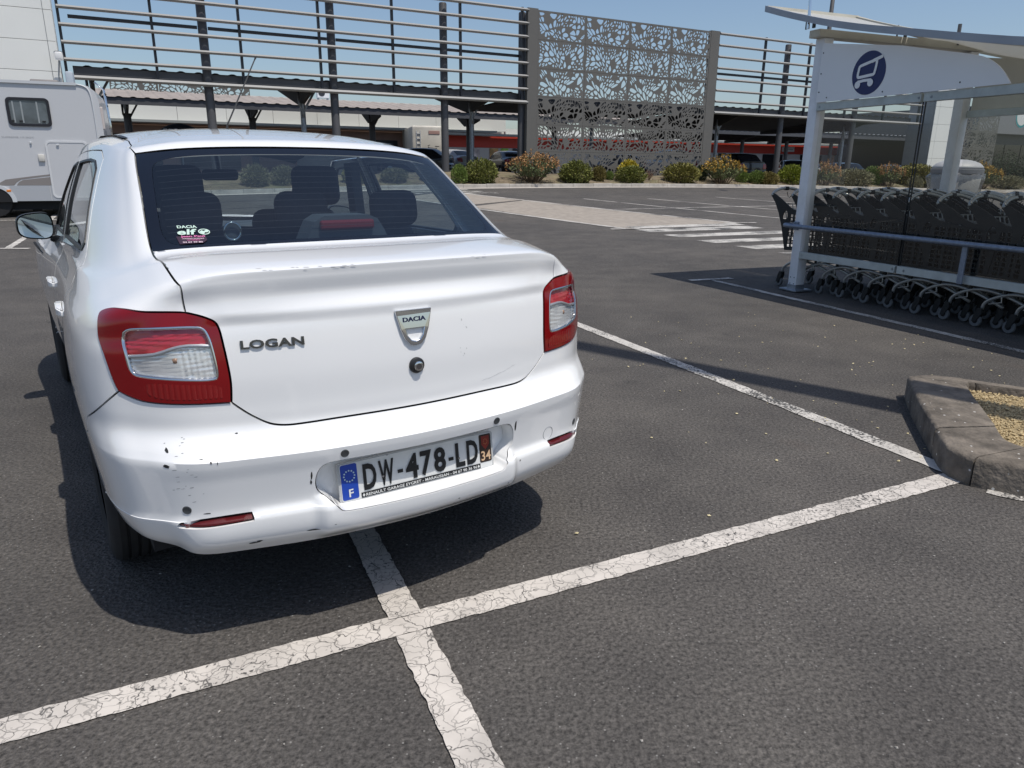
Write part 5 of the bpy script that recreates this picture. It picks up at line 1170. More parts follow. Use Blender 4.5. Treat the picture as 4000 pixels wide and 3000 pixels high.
# ---------------------------------------------------------------- trolley shelter (local x towards camera along the axis, y across)
SP = (3.21, 8.38, 0); SR = rad(-67.5)
SHW = mat('shelter_white_paint', (.82, .83, .85), .5, var=.06, vscale=3, dirt=(.50, .49, .46), dscale=2.2, damt=.5); SHC = mat('shelter_cream_paint', (.60, .57, .48), .55, var=.08, vscale=2, dirt=(.40, .36, .28), dscale=1.5, damt=.6)
BEAM = mat('galvanised_beam', (.47, .51, .50), .5, metal=.25, var=.12, vscale=8, dirt=(.38, .40, .36), dscale=6, damt=.6)
SGL = glass('shelter_glass', (.87, .88, .86), .9, haze=.009); BUMP = mat('bumper_tube', (.22, .26, .33), .45, metal=.5, var=.2, vscale=30)
sl = thing('trolley_shelter', 'white framed trolley shelter with sloping roof and blue trolley sign', 'shelter', SP, SR)
for yy in (0.0, 2.2):
    p = MB().rbox((.035, yy+.03, 1.355), (.125, .125, 2.60), .008, 2).build('post', SHW, sl, auto=40)
    MB().rbox((.035, yy+.03, .02), (.26, .24, .022), .005, 1).build('base_plate', GALV, p); MB().rbox((.035, yy+.03, .05), (.135, .135, .06), .004, 1).build('shoe', GALV, p)
    for zz, dx in ((.16, -.028), (.09, -.028), (.16, .028), (.09, .03)): MB().lathe([(.006, 0), (.006, .003)], (.035+dx, yy-.0355, zz), 'y', 8).build('bolt', BLKP, p)
    p2 = MB().rbox((5.2, yy+.03, 1.2), (.125, .125, 2.4), .008, 2).build('post', SHW, sl, auto=40)
MB().rbox((.035, 1.11, 2.695), (.15, 2.46, .075), .006, 2).build('cross_beam', SHC, sl, auto=40)
MB().rbox((5.2, 1.1, 2.28), (.12, 2.6, .075), .006, 2).build('cross_beam', SHC, sl, auto=40)
for yy in (0.0, 2.2):
    yo = -.02 if yy == 0 else 2.27
    for a, b in ((.10, 1.375), (1.395, 5.2)):
        MB().rbox(((a+b)/2, yo, 1.977), (b-a-.006, .05, .078), .004, 1).build('upper_beam', BEAM, sl, auto=40); MB().rbox(((a+b)/2, yo, .42), (b-a-.006, .05, .074), .004, 1).build('lower_beam', BEAM, sl, auto=40)
    for a, b in ((.13, 1.37), (1.40, 2.66), (2.69, 3.95), (3.98, 5.12)): MB().add([(a, yo+.015, .44), (b, yo+.015, .44), (b, yo+.015, 1.955), (a, yo+.015, 1.955)], [(0, 1, 2, 3)]).build('glass_pane', SGL, sl)
    for a in (.12, 1.32, 1.45, 2.62): 
        for zz in (.42, 1.975): MB().lathe([(.013, 0), (.011, .006), (.001, .008)], (a+.03, yo-.025 if yy == 0 else yo+.025, zz), 'y', 10).build('bolt', GALV, sl) if yy == 0 else None
    [MB().span((1.385+e-.002, yo+.008, .46), (1.385+e+.002, yo+.022, 1.94)).build('joint_seal', BLKP, sl) for e in (-.014, .014)]
# sign panel with rounded end
sg_pts = [(.11, 2.02), (.11, 2.56), (.125, 2.595)]+[(1.1, 2.445), (1.5, 2.355), (1.75, 2.30)]+[tuple(x) for x in chaikin([(1.75, 2.30), (1.95, 2.25), (2.10, 2.15), (2.20, 2.02)], 2)][1:]
SIGN = mat('sign_panel_grey', (.84, .85, .86), .45, var=.03, vscale=1.2); LOGO = mat('sign_navy', (.005, .016, .11), .4)
for yy, nm in ((-.062, 'sign_panel'), (2.30, 'sign_panel')):
    o = link(nm, sheet(sg_pts[::-1], [], .012, nm), SIGN if yy < 0 else SHC, sl); o.location = (0, yy, 0)
    if yy > 0: continue
    cx, cz, rr = .755, 2.246, .199
    d_ = link('logo_disc', sheet(circle(cx, cz, rr*1.0, 48), [], .002, 'logo_disc'), LOGO, o); d_.location = (0, -.0025, 0)
    def band(pts, wd, closed=False, y=-.0048):
        P = [np.array(q) for q in pts]; n = len(P); L_, R_ = [], []
        for i in range(n):
            a = P[i-1] if (i > 0 or closed) else P[i]; b = P[(i+1) % n] if (i < n-1 or closed) else P[i]; t = (b-a)/np.hypot(*(b-a)); nn = np.array([-t[1], t[0]]); L_.append(P[i]+nn*wd/2); R_.append(P[i]-nn*wd/2)
        mb = MB(); mb.v = [(p[0], y, p[1]) for p in L_+R_]; mb.f = [(i, (i+1) % n, n+(i+1) % n, n+i) for i in range(n if closed else n-1)]; return mb.build('logo_mark', SIGN, d_)
    sx = lambda x, z: (cx+x*rr, cz+z*rr)
    band(chaikin([sx(-.60, .15), sx(-.58, .34), sx(-.40, .39), sx(.20, .52), sx(.42, .56), sx(.45, .42), sx(.39, .04), sx(.35, -.10), sx(.16, -.11), sx(-.45, -.16), sx(-.62, -.16), sx(-.63, .0)], 2, True), .027, True)
    band([sx(.15, .50), sx(.34, .56), sx(.60, .63), sx(.76, .68)], .030, y=-.005)
    band([sx(-.60, -.37), sx(-.2, -.33), sx(.24, -.33)], .026, y=-.0052)
    for x, z in ((-.57, -.50), (.20, -.46)): MB().lathe([(.034, 0), (.034, .001)], (cx+x*rr, -.0062, cz+z*rr), 'y', 20).build('logo_mark', SIGN, d_)
for a, z in ((.135, 2.5), (.135, 2.3), (.135, 2.12), (.25, 2.06), (.95, 2.06), (1.75, 2.07)): MB().lathe([(.007, 0), (.007, .003)], (a, -.0655, z), 'y', 8).build('rivet', BLKP, sl)
# curved roof sheet of milky plastic that lets part of the sunlight through
def roofsheet_mat():
    m = mat('milky_roof_sheet', (.78, .78, .75), .35, var=.03, vscale=.8, dirt=(.46, .45, .41), dscale=1.0, damt=.4); n, l = m.node_tree.nodes, m.node_tree.links
    tl2 = n.new('ShaderNodeBsdfTranslucent'); tl2.inputs['Color'].default_value = (.6, .6, .57, 1); tr = n.new('ShaderNodeBsdfTransparent'); tr.inputs['Color'].default_value = (.9, .9, .88, 1)
    a = n.new('ShaderNodeMixShader'); a.inputs['Fac'].default_value = .3; b2 = n.new('ShaderNodeMixShader'); b2.inputs['Fac'].default_value = .22
    l.new(n['Principled BSDF'].outputs[0], a.inputs[1]); l.new(tl2.outputs[0], a.inputs[2]); l.new(a.outputs[0], b2.inputs[1]); l.new(tr.outputs[0], b2.inputs[2]); l.new(b2.outputs[0], n['Material Output'].inputs['Surface']); return m
prof = [(-.62, 3.03), (-.3, 2.925), (0, 2.835), (.35, 2.735), (.8, 2.625), (1.2, 2.54), (1.9, 2.39), (2.4, 2.29), (3.2, 2.16), (4.2, 2.05), (5.6, 1.98)]
pf = chaikin(prof, 1); CAN = roofsheet_mat(); EDG = mat('edge_aluminium', (.34, .36, .40), .4, metal=.3, var=.06, vscale=3)
y0_, y1_ = -.22, 2.52
for a, b in ((y0_+.03, 1.05), (1.13, y1_-.03)):
    mb = MB(); n = len(pf)
    ta, tb = (.0, .0) if a < 0 else (.005, .15)
    for p in pf: mb.v += [(p[0], a, p[1]-.004-ta), (p[0], b, p[1]-.004-tb), (p[0], a, p[1]+.008-ta), (p[0], b, p[1]+.008-tb)]
    for i in range(n-1): k = 4*i; mb.f += [(k, k+4, k+5, k+1), (k+2, k+3, k+7, k+6), (k, k+2, k+6, k+4), (k+1, k+5, k+7, k+3)]
    mb.f += [(0, 1, 3, 2), (4*n-4, 4*n-2, 4*n-1, 4*n-3)]; mb.build('roof_sheet', CAN, sl, auto=40)
for yy, m_, hh, dz in ((y0_, EDG, .062, 0), (1.09, SHC, .05, 0), (y1_, SHC, .055, .155)):
    mb = MB(); n = len(pf); ww = .05
    for p in [(q_[0], q_[1]-dz) for q_ in pf]: mb.v += [(p[0], yy-ww/2, p[1]-hh/2), (p[0], yy+ww/2, p[1]-hh/2), (p[0], yy+ww/2, p[1]+hh/2), (p[0], yy-ww/2, p[1]+hh/2)]
    for i in range(n-1):
        for j in range(4): mb.f.append((4*i+j, 4*i+(j+1) % 4, 4*i+4+(j+1) % 4, 4*i+4+j))
    mb.f += [(3, 2, 1, 0), (4*n-4, 4*n-3, 4*n-2, 4*n-1)]; o = mb.build('roof_edge', m_, sl, auto=40)
    bm = bmesh.new(); bm.from_mesh(o.data); bmesh.ops.recalc_face_normals(bm, faces=bm.faces[:]); bm.to_mesh(o.data); bm.free()
MB().beam((-.62, y0_, 3.035), (-.62, 1.1, 3.035), .04, .05).build('roof_edge', SHC, sl); MB().beam((-.62, 1.1, 3.03), (-.62, y1_, 2.88), .04, .05).build('roof_edge', SHC, sl)
for yy in (-.19, 1.1, 2.4):
    MB().beam((-.02, yy, 2.735), (-.02, yy, 2.87), .012, .012).build('bracket', BLKP, sl); MB().beam((.09, yy, 2.735), (.09, yy, 2.80), .03, .02).build('bracket', BLKP, sl)
MB().cyl((.02, -.20, 2.735), (.005, -.20, 3.06), .016, 10).build('lug_tube', CHROME, sl); MB().cyl((.10, 1.9, 2.70), (.10, 1.9, 2.92), .02, 10).build('lug_tube', COLM, sl)
# outside bumper rail
rl = chaikin([(-.02, .10, .735), (-.13, .09, .735), (-.16, .0, .735), (-.13, -.10, .735), (.1, -.115, .735), (2.7, -.115, .735), (5.3, -.115, .735)], 2); MB().tube([tuple(x) for x in rl], .024, 12).build('bumper_rail', BUMP, sl, smooth=True)
for a in (2.09, 4.4): MB().rbox((a, -.085, .555), (.05, .022, .34), .004, 1).build('rail_bracket', BUMP, sl)
MB().rbox((.02, -.05, .735), (.06, .03, .09), .004, 1).build('rail_clamp', BUMP, sl)
# ---------------------------------------------------------------- trolleys
TPL = mat('trolley_black_plastic', (.010, .011, .0115), .6, var=.15, vscale=9); TTB = mat('trolley_tube', (.42, .43, .42), .3, metal=.5, var=.08, vscale=12, dirt=(.35, .31, .27), dscale=10, damt=.35); TWH = mat('trolley_wheel_grey', (.13, .135, .14), .55)
def make_trolley():
    t = thing('shopping_trolley', 'x', 'trolley')
    side = [(-.02, 1.045), (.005, 1.068), (.05, 1.058), (.16, 1.005), (.30, .925), (.36, .90), (.62, .86), (.95, .82), (.90, .47), (.60, .45), (.29, .43), (.25, .55), (.20, .70), (.13, .85), (.06, .96)]
    slots = []
    for i in range(9):
        xa = .315+.062*i+(.012 if i % 3 == 2 else 0)
        for j in range(9): zb = .475+.042*j; slots.append([(xa+.005*j*.3, zb), (xa+.044+.005*j*.3, zb), (xa+.044+.005*j*.3, zb+.031), (xa+.005*j*.3, zb+.031)])
    hole = [tuple(x) for x in chaikin([(.19, .78), (.215, .86), (.25, .885), (.28, .86), (.285, .78)], 2, True)]
    me = sheet(side[::-1], slots+[hole], .012, 'side_panel')
    for yy in (-.262, .25): o = link('basket_side', me, TPL, t) ; o.location = (0, yy, 0)
    fl = MB().span((.27, -.25, .44), (.92, .25, .455)); fl.build('basket_floor', TPL, t)
    fb = MB()
    for k in range(9): fb.span((.925, -.24+.055*k, .46), (.935, -.225+.055*k, .82))
    for k in range(5): fb.span((.924, -.25, .47+.08*k), (.936, .25, .482+.08*k))
    fb.build('basket_front', TPL, t)
    rf = MB()
    for k in range(8): rf.beam((.09, -.21+.06*k, .95), (.27, -.21+.06*k, .46), .008, .008)
    for k in range(6): f_ = k/5; rf.beam((.09+.18*f_, -.24, .95-.49*f_), (.09+.18*f_, .24, .95-.49*f_), .008, .008)
    for k in range(9): rf.beam((.20, -.22+.055*k, .90), (.50, -.22+.055*k, .86), .007, .007)
    rf.build('rear_flap', TTB, t)
    hd = chaikin([(-.0, -.262, 1.045), (-.03, -.21, 1.085), (-.06, -.10, 1.118), (-.07, 0, 1.125), (-.06, .10, 1.118), (-.03, .21, 1.085), (-.0, .262, 1.045)], 1)
    ho = MB().tube([tuple(x) for x in hd], .0175, 10).build('handle', TTB, t, smooth=True)
    MB().rbox((-.068, 0, 1.12), (.05, .055, .045), .012, 2).build('coin_lock', BLKP, ho); MB().tube([(-.05, .0, 1.08), (-.05, .02, 1.03), (-.03, .03, 1.01), (.0, .03, 1.05)], .004, 5).build('chain', BLKP, ho)
    for yy in (-.235, .235):
        MB().tube([tuple(x) for x in chaikin([(.27, yy, .165), (.275, yy, .215), (.33, yy, .265), (.46, yy*.97, .325), (.60, yy*.9, .335), (.80, yy*.75, .29), (1.02, yy*.6, .19)], 2)], .0145, 10).build('frame_tube', TTB, t, smooth=True)
        MB().tube([(.42, yy, .31), (.43, yy, .25), (.32, yy, .22)], .006, 6).build('stop_wire', TTB, t)
        MB().beam((.45, yy, .33), (.45, yy, .44), .02, .02, up=(1, 0, 0)).build('strut', TPL, t)
    MB().beam((.46, -.23, .325), (.46, .23, .325), .02, .02).build('frame_tube', TTB, t)
    for xx, yy in ((.262, -.235), (.262, .235), (1.02, -.14), (1.02, .14)):
        wh = thing('wheel', None, None, (xx-.03, yy, 0)); wh.parent = t
        MB().lathe([(.028, -.013), (.052, -.013), (.056, -.006), (.056, .006), (.052, .013), (.028, .013)], (0, 0, .058), 'y', 20).build('tyre', TWH, wh, auto=40)
        MB().lathe([(.008, -.018), (.03, -.012), (.03, .012), (.008, .018)], (0, 0, .058), 'y', 14).build('hub', TPL, wh)
        MB().prism([(-.025, .05), (.012, .05), (.055, .13), (.05, .175), (.01, .175), (-.012, .12)], (0, .024, 0), (1, 0, 0), (0, 0, 1), .048).build('fork', TPL, wh)
    return t
proto = make_trolley(); SM = Matrix.Translation(SP) @ Matrix.Rotation(SR, 4, 'Z')
ORD = ['first', 'second', 'third', 'fourth', 'fifth', 'sixth', 'seventh', 'eighth', 'ninth', 'tenth', 'eleventh', 'twelfth']
firstt = True
for row, cy, a0, nt, rn in ((0, .375, -.58, 11, 'row beside the near glass'), (1, .985, -.40, 9, 'middle row of three'), (2, 1.60, -.20, 8, 'farthest row of three')):
    for k in range(nt):
        o = proto if firstt else copy_tree(proto); firstt = False
        o.location = SM @ Vector((a0+.312*k+random.uniform(-.012, .012), cy+random.uniform(-.012, .012), 0)); o.rotation_euler = (0, 0, SR+random.uniform(-.012, .012))
        o['label'] = 'black trolley, %s from the open end, %s' % (ORD[k], rn); o['group'] = 'nested trolleys in the shelter'
# ---------------------------------------------------------------- litter bin behind the shelter
bn = thing('litter_bin', 'grey domed litter bin with a clear plastic bag behind the shelter', 'bin', (7.52, 12.9, 0)); bn.scale = (.93, .93, 1.0)
BG = mat('bin_grey', (.42, .42, .43), .5); BGD = mat('bin_dark', (.40, .40, .39), .5)
MB().lathe([(.34, .0), (.385, .95), (.40, 1.30)], n=32).build('body', BGD, bn, smooth=True)
MB().lathe([(.43, 1.29), (.43, 1.36), (.415, 1.37)], n=32).build('collar', mat('bin_collar', (.16, .165, .18), .4), bn, auto=40)
MB().lathe([(.42, 1.37), (.40, 1.41), (.35, 1.455), (.26, 1.49), (.14, 1.515), (.01, 1.52)], n=32).build('dome_lid', BG, bn, smooth=True)
bagm = MB(); N_ = 44
for i, (r_, z_) in enumerate(((.425, 1.285), (.465, 1.23), (.455, 1.16), (.42, 1.09), (.415, .6), (.37, .1))):
    for j in range(N_): a = 2*math.pi*j/N_; q = r_+random.uniform(-.018, .022)+(.02*math.sin(a*5) if i in (1, 2) else .008*math.sin(a*7+i)); bagm.v.append((q*math.cos(a), q*math.sin(a), z_+random.uniform(-.02, .02)))
bagm.f = [(i*N_+j, i*N_+(j+1) % N_, (i+1)*N_+(j+1) % N_, (i+1)*N_+j) for i in range(5) for j in range(N_)]
bagm.build('plastic_bag', glass('bag_film', (.82, .82, .82), .8, rough=.15, haze=.16, hazecol=(.6, .6, .6)), bn, smooth=True)
# ---------------------------------------------------------------- parked cars in the background (simplified from the same body surface)
def bg_car_meshes():
    us = np.concatenate([np.linspace(0, 5, 14), np.linspace(5.4, 13, 26), np.linspace(13.3, 16, 8)]); U_ = np.concatenate([-us[:0:-1], us]); V_ = np.linspace(.0, NR-1.02, 44)
    GU, GV = np.meshgrid(U_, V_); P = S(GU, GV); mb = MB(); mb.v = [tuple(map(float, p)) for p in P.reshape(-1, 3)]; nu = len(U_)
    for j in range(len(V_)-1):
        for i in range(nu-1):
            c = P[j:j+2, i:i+2].reshape(-1, 3).mean(0)
            if any((c[1]-yc)**2+(c[2]-WZ)**2 < .36**2 for yc in AXL): continue
            mb.f.append((j*nu+i, j*nu+i+1, (j+1)*nu+i+1, (j+1)*nu+i))
    body = bpy.data.meshes.new('body'); body.from_pydata(mb.v, [], mb.f); body.polygons.foreach_set('use_smooth', [True]*len(body.polygons))
    W = dict(rear_window=panel_mesh('rear_window', full([(0, 15.05), (2.9, 15.03), (2.93, 16.9), (0, 16.9)]), step=.09, off=.004, gap=0, rim=0))
    for sg in (1, -1):
        f = (lambda p: p) if sg > 0 else mir
        W['side_window%d' % sg] = panel_mesh('side_window', f(wi_r), step=.09, off=.004, gap=0, rim=0); W['front_side_window%d' % sg] = panel_mesh('front_side_window', f(wi_f), step=.09, off=.004, gap=0, rim=0)
        W['windscreen%d' % sg] = panel_mesh('windscreen', f(WS), step=.12, off=.004, gap=0, rim=0)
        W['tail_light%d' % sg] = panel_mesh('tail_light', f(C_lampbot[:-1]+C_lampout[:-1]+C_lampin[::-1][:-1]), step=.06, off=.006, gap=0, rim=0)
    return body, W
BGB, BGW = bg_car_meshes(); TLM = mat('far_tail_red', (.30, .01, .012), .25, coat=.5); PLT = mat('far_plate', (.6, .6, .58), .5)
wm_ = MB().lathe([(.12, -.09), (.305, -.09), (.31, 0), (.305, .09), (.12, .09)], axis='x', n=20); wme = bpy.data.meshes.new('wheel'); wme.from_pydata(wm_.v, [], wm_.f); wme.materials.append(RUB)
hm_ = MB().lathe([(.19, -.095), (.05, -.10)], axis='x', n=16); hme = bpy.data.meshes.new('hubcap'); hme.from_pydata(hm_.v, [], hm_.f); hme.materials.append(RIMM)
def bg_car(label, x, y, rz, col, sc3=(1, 1, 1), z=None):
    t = thing('parked_car', label, 'car', (x, y, float(gz(x, y)) if z is None else z), rz, group='cars parked by the carports'); t.scale = sc3
    pm = mat('far_paint_%s' % '_'.join('%d' % int(c*1000) for c in col), col, .3, coat=.8)
    o = bpy.data.objects.new('body', BGB); COL.objects.link(o); o.parent = t
    if len(BGB.materials) == 0: BGB.materials.append(pm)
    o.material_slots[0].link = 'OBJECT'; o.material_slots[0].material = pm
    for k, me in BGW.items():
        nm = k.rstrip('-1'); m_ = TLM if 'tail' in k else DGL
        if len(me.materials) == 0: me.materials.append(m_)
        q = bpy.data.objects.new(nm, me); COL.objects.link(q); q.parent = t
    MB().span((-.26, -.012, .42), (.26, .0, .53)).build('number_plate', PLT, t)
    for sg in (-1, 1):
        for yc in AXL:
            q = bpy.data.objects.new('wheel', wme); COL.objects.link(q); q.parent = t; q.location = (sg*.73, yc, .305)
            h_ = bpy.data.objects.new('hubcap', hme); COL.objects.link(h_); h_.parent = q; h_.rotation_euler = (0, 0, 0 if sg < 0 else math.pi)
    return t
bg_car('black saloon parked just right of the dark steel column, rear towards us', .30, 45.2, rad(22), (.008, .008, .009))
bg_car('silver hatchback half hidden behind the carport column and green shrub', -2.6, 46.0, rad(42), (.42, .42, .43))
bg_car('dark blue hatchback with red tail light beside the perforated wall', 1.9, 47.5, rad(12), (.02, .022, .03), (1, .9, 1.02))
bg_car('dark car behind the grey column beside the bicycle', -3.5, 43.6, rad(75), (.02, .02, .022))
bg_car('black sport utility car right of the perforated wall, red tail lights', 13.3, 42.0, rad(12), (.012, .012, .014), (1.08, 1.0, 1.16))
bg_car('grey estate car right of the black utility car', 16.6, 44.5, rad(-10), (.13, .135, .14), (1, 1.02, 1.0))
bg_car('white car seen through the shelter glass, far back', 21.0, 51.0, rad(30), (.55, .56, .57))
bg_car('dark green car behind the grey green shrub seen through glass', 21.3, 46.8, rad(8), (.02, .028, .025))
bg_car('dark car in front of the ochre building seen through glass', 25.0, 49.5, rad(-14), (.02, .02, .022))
bg_car('black car parked behind the perforated wall', 7.0, 43.0, rad(28), (.015, .015, .02)); bg_car('white van-like car behind the middle of the perforated wall', 10.2, 44.5, rad(20), (.6, .6, .6), (1.05, 1, 1.25))
# ---------------------------------------------------------------- shrubs in the planting bed, hedge, distant trees
def leafmat(name, c, var=.45, vscale=6, rough=.65):
    return mat(name, c, rough, var=var, vscale=vscale, spec=.3)
LM = dict(round=leafmat('leaf_green', (.155, .165, .04)), round2=leafmat('leaf_olive_green', (.19, .175, .045)), lime=leafmat('leaf_bright_green', (.145, .20, .045)), olive=leafmat('leaf_olive', (.165, .135, .040)), dark=leafmat('leaf_dark', (.035, .05, .022)),
          grey=leafmat('leaf_grey_green', (.20, .19, .11)), dry=leafmat('leaf_dry_brown', (.19, .10, .06)), yellow=leafmat('leaf_yellow', (.42, .34, .03)), yellowgreen=leafmat('leaf_yellow_green', (.17, .20, .02)), spurge=leafmat('leaf_blue_green', (.12, .15, .065)), spurgey=leafmat('leaf_blue_green_pale', (.13, .155, .065)))
TIP_O = leafmat('flower_head_orange', (.36, .20, .085)); TIP_Y = leafmat('flower_head_ochre', (.42, .26, .05)); STEM = mat('stem_brown', (.12, .085, .05), .9); FLW = mat('tiny_flower', (.75, .62, .60), .7)
def leaf_quad(mb, p, d, up, L, W):
    d = d.normalized(); sd = d.cross(up); sd = sd.normalized() if sd.length > 1e-4 else Vector((1, 0, 0)); nrm = sd.cross(d)
    mb.add([p, p+d*L*.5+sd*W*.5+nrm*L*.06, p+d*L, p+d*L*.5-sd*W*.5+nrm*L*.06], [(0, 1, 2, 3)])
def shrub_mesh(kind, seed, n=1500):
    r = random.Random(seed); leaf, tip, stem, flw = MB(), MB(), MB(), MB()
    V3 = lambda: Vector((r.gauss(0, 1), r.gauss(0, 1), r.gauss(0, 1))).normalized()
    if kind.startswith('spurge'):
        for k in range(70):
            a = r.uniform(0, 6.28); q = r.random()**.6; base = Vector((.25*q*math.cos(a), .25*q*math.sin(a), 0)); top = Vector((q*.92*math.cos(a), q*.92*math.sin(a), (1.02-.42*q*q)*r.uniform(.82, 1.05)))
            stem.tube([base, base.lerp(top, .5)+Vector((0, 0, .05)), top], [.010, .008, .004], 4, cap=False)
            for j in range(20):
                t_ = r.uniform(.25, .95); p = base.lerp(top, t_)+Vector((0, 0, .1*t_*(1-t_))); d = V3(); d.z = abs(d.z)*.6+.2; leaf_quad(leaf, p, d, V3(), r.uniform(.09, .16), r.uniform(.025, .05))
            for j in range(16):
                p = top+V3()*.06*r.random()+Vector((0, 0, r.uniform(-.12, .10))); d = V3(); d.z = abs(d.z); leaf_quad(tip, p, d, V3(), r.uniform(.04, .08), r.uniform(.04, .07))
    elif kind == 'dry':
        for k in range(26):
            a = r.uniform(0, 6.28); q = r.random(); top = Vector((q*.9*math.cos(a), q*.9*math.sin(a), r.uniform(.55, 1.0))); stem.tube([(0, 0, 0), top], [.012, .004], 4, cap=False)
            for j in range(16): leaf_quad(leaf, top*r.uniform(.3, 1)+V3()*.08, V3(), V3(), r.uniform(.05, .12), r.uniform(.03, .06))
    else:
        for k in range(7):
            a = r.uniform(0, 6.28); stem.tube([(0, 0, 0), (.35*math.cos(a), .35*math.sin(a), .35), (.6*math.cos(a), .6*math.sin(a), .65)], [.03, .02, .008], 5, cap=False)
        lob = [(Vector((0, 0, .44)), .60)]+[(Vector((r.uniform(-.38, .38), r.uniform(-.36, .36), r.uniform(.3, .66))), r.uniform(.26, .38)) for _ in range(8)]
        for k in range(n):
            c, R_ = lob[0] if r.random() < .55 else r.choice(lob); d = V3(); p = c+d*R_*(r.random()**.28)*Vector((1.35, 1.2, 1)).length/2.06
            p = Vector((c.x+d.x*R_*1.3*(r.random()**.25), c.y+d.y*R_*1.2*(r.random()**.25), c.z+d.z*R_*(r.random()**.25)))
            if p.z < .02: p.z = .02+r.random()*.1
            dd = (d+V3()*.8+Vector((0, 0, .35))); sz = (.08, .16) if kind != 'grey' else (.10, .18); leaf_quad(leaf, p, dd, V3(), r.uniform(*sz), r.uniform(.045, .08) if kind != 'grey' else r.uniform(.03, .045))
            if kind == 'round' and r.random() < .02 and d.z > -.2: leaf_quad(flw, p+d*.03, d, V3(), .035, .035)
    def me(mb, nm):
        m = bpy.data.meshes.new(nm); m.from_pydata([tuple(q) for q in mb.v], [], mb.f); return m
    return me(leaf, 'foliage'), (me(tip, 'flower_heads') if tip.v else None), me(stem, 'stems'), (me(flw, 'flowers') if flw.v else None)
SHM = {}
for k in LM: SHM[k] = [shrub_mesh(k, sum(map(ord, k))+j, 2800) for j in range(2)]
SHRUBS = [
(-20.85, -1.70, 1.35, .36, 'lime', 'small bright green shrub at the roof corner of the white car'),
(-19.86, -1.60, 1.56, .72, 'round', 'rounded green shrub with tiny flowers right of the white car roof'),
(-17.51, -1.60, 1.83, 1.02, 'spurge', 'spurge clump with orange brown heads at the left foot of the perforated wall'),
(-15.43, -1.70, 1.54, .79, 'round', 'large rounded green shrub right of the orange brown spurge clump'),
(-13.98, -1.30, 1.34, .38, 'olive', 'small olive shrub between the large round shrub and a tiny green one'),
(-13.19, -1.00, 1.16, .25, 'lime', 'tiny bright green shrub under the perforated wall'),
(-12.39, -1.50, 1.36, .80, 'round', 'rounded green shrub below the yellow flowering bush'),
(-11.97, -.80, 1.60, .55, 'yellow', 'yellow leaved bush peeping over a round green shrub at the perforated wall'),
(-11.09, -1.20, 1.28, .33, 'dry', 'reddish brown dry shrub in the middle of the perforated wall'),
(-9.44, -1.50, 1.49, .89, 'round2', 'rounded olive green shrub near the right part of the perforated wall'),
(-7.82, -1.00, 1.41, .38, 'dark', 'dark thin shrub at the right end of the perforated wall'),
(-7.09, -1.70, 1.77, 1.0, 'spurgey', 'spurge clump with yellow heads in front of the black utility car'),
(-5.30, -1.20, 1.26, .38, 'lime', 'green shrub touching the right side of the yellow headed spurge'),
(-4.58, -1.50, 1.20, .51, 'lime', 'low green shrub left of the low olive shrub before the grey column'),
(-4.15, -1.80, 1.13, .62, 'olive', 'low olive brown shrub at the foot of the grey column'),
(-2.06, -1.40, 1.45, .74, 'yellowgreen', 'yellow green leafy shrub left of the shelter post'),
(.34, -1.50, 1.65, .80, 'spurge', 'spurge clump with orange tips just behind the shelter post'),
(1.48, -1.00, 2.03, .22, 'dry', 'tall thin dry plant seen through the first glass pane'),
(2.64, -1.50, 1.30, 1.15, 'grey', 'wide grey green shrub seen through the first glass pane'),
(5.11, -.90, 1.43, .66, 'lime', 'bright green shrub behind the grey green one, seen through glass'),
(5.78, -1.40, 1.58, .82, 'spurge', 'orange tipped spurge left of the slim white tower'),
(8.78, -1.00, 1.55, 1.35, 'round2', 'wide green shrub at the foot of the slim white tower'),
(7.51, -1.90, .96, .48, 'grey', 'small grey low shrub at the kerb left of the litter bin'),
(8.91, -1.80, .96, .62, 'grey', 'low grey shrub at the kerb beside the litter bin'),
(14.78, -1.40, 1.63, 1.15, 'spurgey', 'tan headed spurge clump right of the litter bin'),
(17.80, -1.50, .96, 1.1, 'grey', 'low grey green shrub at the right edge of the bed'),
(-28.40, -1.30, 1.30, .55, 'grey', 'grey green shrub seen through the car windows, left'),
(-27.42, -1.20, 1.27, .5, 'grey', 'second grey green shrub seen through the car windows'),
(-26.23, -1.30, 1.25, .51, 'round', 'round green shrub seen through the middle of the rear window'),
(-24.87, -1.30, 1.30, .49, 'round2', 'olive green round shrub seen through the rear window, right of the middle headrest'),
(-23.35, -1.30, 1.22, .56, 'grey', 'grey green shrub hidden behind the right headrest'),
(-21.79, -1.30, 1.23, .50, 'olive', 'olive shrub behind the right rear corner of the car roof')]
for i, (s, d, zt, hw, kd, lab) in enumerate(SHRUBS):
    zb = bedz(s, d)-.03; H_ = max(.3, zt-zb); p = fp(s, d, zb)
    t = thing('shrub', lab, 'shrub', p, random.uniform(0, 6.28), group='shrubs in the planting bed'); t.scale = (hw*1.2, hw*1.2, H_*1.03)
    lf, tp, stm, fl = SHM[kd][i % 2]
    for me, nm, m_ in ((lf, 'foliage', LM[kd]), (tp, 'flower_heads', TIP_O if kd == 'spurge' else TIP_Y), (stm, 'stems', STEM), (fl, 'flowers', FLW)):
        if me is None or len(me.polygons) == 0: continue
        if len(me.materials) == 0: me.materials.append(m_)
        o = bpy.data.objects.new(nm, me); COL.objects.link(o); o.parent = t
        if nm in ('flowers', 'flower_heads'): o['kind'] = 'stuff'
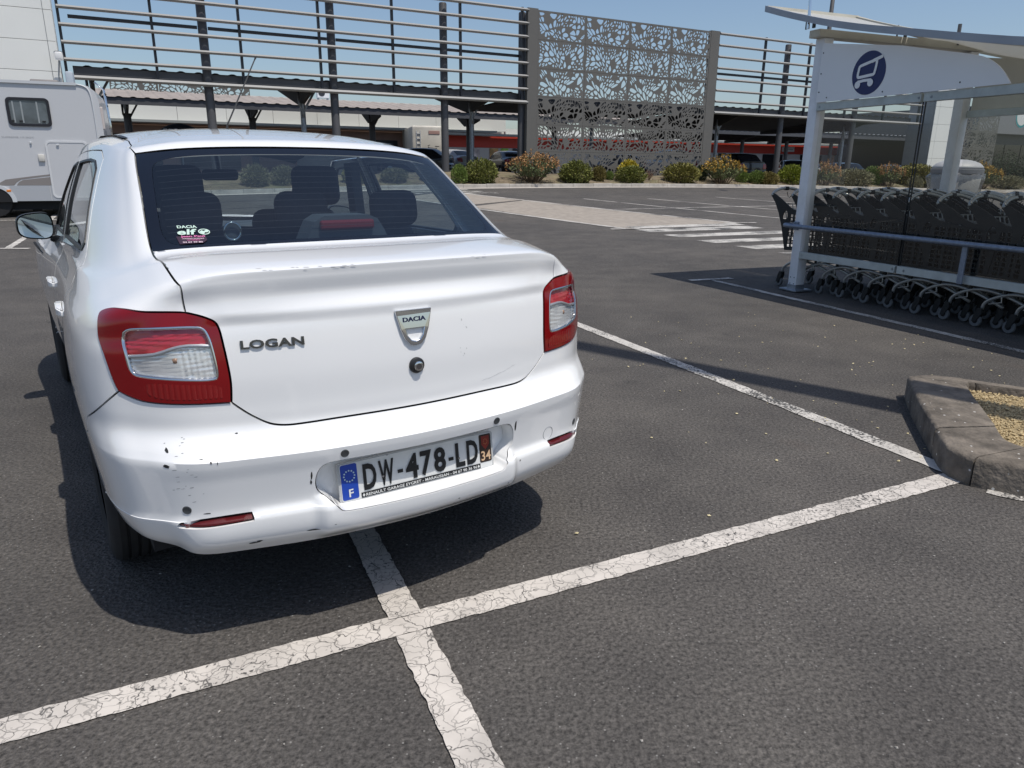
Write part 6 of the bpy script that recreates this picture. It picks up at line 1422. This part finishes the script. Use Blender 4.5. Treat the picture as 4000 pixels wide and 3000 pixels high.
# dry grass along the kerb
gr = MB()
for k in range(2600):
    s = random.uniform(-33, 19); d = random.choice([random.uniform(-2.25, -1.7), random.uniform(-2.25, .2)]); p = fp(s, d, bedz(s, d)-.01)
    if -3.4 < s < -.6 or random.random() < .45:
        leaf_quad(gr, p, Vector((random.gauss(0, .35), random.gauss(0, .35), 1)), Vector((1, random.random(), 0)), random.uniform(.08, .26), .018)
gr.build('dry_grass', leafmat('dry_grass', (.34, .26, .13)), kind='stuff')
# dark hedge in front of the store, tree crowns behind
def blob_tree(name, label, cat, loc, rx, rz, hz, n, m_, trunk=True, seed=1, leaf=(.16, .3)):
    r = random.Random(seed); t = thing(name, label, cat, loc); mb = MB(); V3 = lambda: Vector((r.gauss(0, 1), r.gauss(0, 1), r.gauss(0, 1))).normalized()
    lob = [(Vector((r.uniform(-.6, .6)*rx, r.uniform(-.6, .6)*rx, hz+r.uniform(-.6, .6)*rz)), r.uniform(.35, .6)) for _ in range(10)]
    for k in range(n):
        c, q = r.choice(lob); d = V3(); p = c+Vector((d.x*rx*q, d.y*rx*q, d.z*rz*q))*(r.random()**.3); p.z = max(.05, p.z); leaf_quad(mb, p, d+V3(), V3(), r.uniform(*leaf), r.uniform(leaf[0]*.5, leaf[1]*.5))
    mb.build('crown' if trunk else 'foliage', m_, t)
    tk = MB()
    tk.tube([(0, 0, -.1), (0.05, 0, hz*.6), (0, .05, hz)], [.13, .10, .05], 8)
    for k in range(5): a = r.uniform(0, 6.28); tk.tube([(0, 0, hz*.5), (rx*.4*math.cos(a), rx*.4*math.sin(a), hz+.2*rz)], [.05, .02], 6)
    tk.build('trunk' if trunk else 'stems', STEM, t); return t
for k, (s, d, h_) in enumerate(((27.0, 5.2, 2.3), (29.3, 5.0, 2.6), (31.6, 5.3, 2.5), (33.9, 5.2, 2.7), (36.2, 5.0, 2.5))):
    p = fp(s, d); blob_tree('hedge_shrub', '%s dark evergreen shrub of the hedge before the glazed store front' % ORD[k], 'shrub', (p.x, p.y, float(gz(p.x, p.y))), 1.7, 1.4, h_*.55, 1500, leafmat('hedge_leaf', (.025, .042, .016)), False, 30+k, (.10, .18))
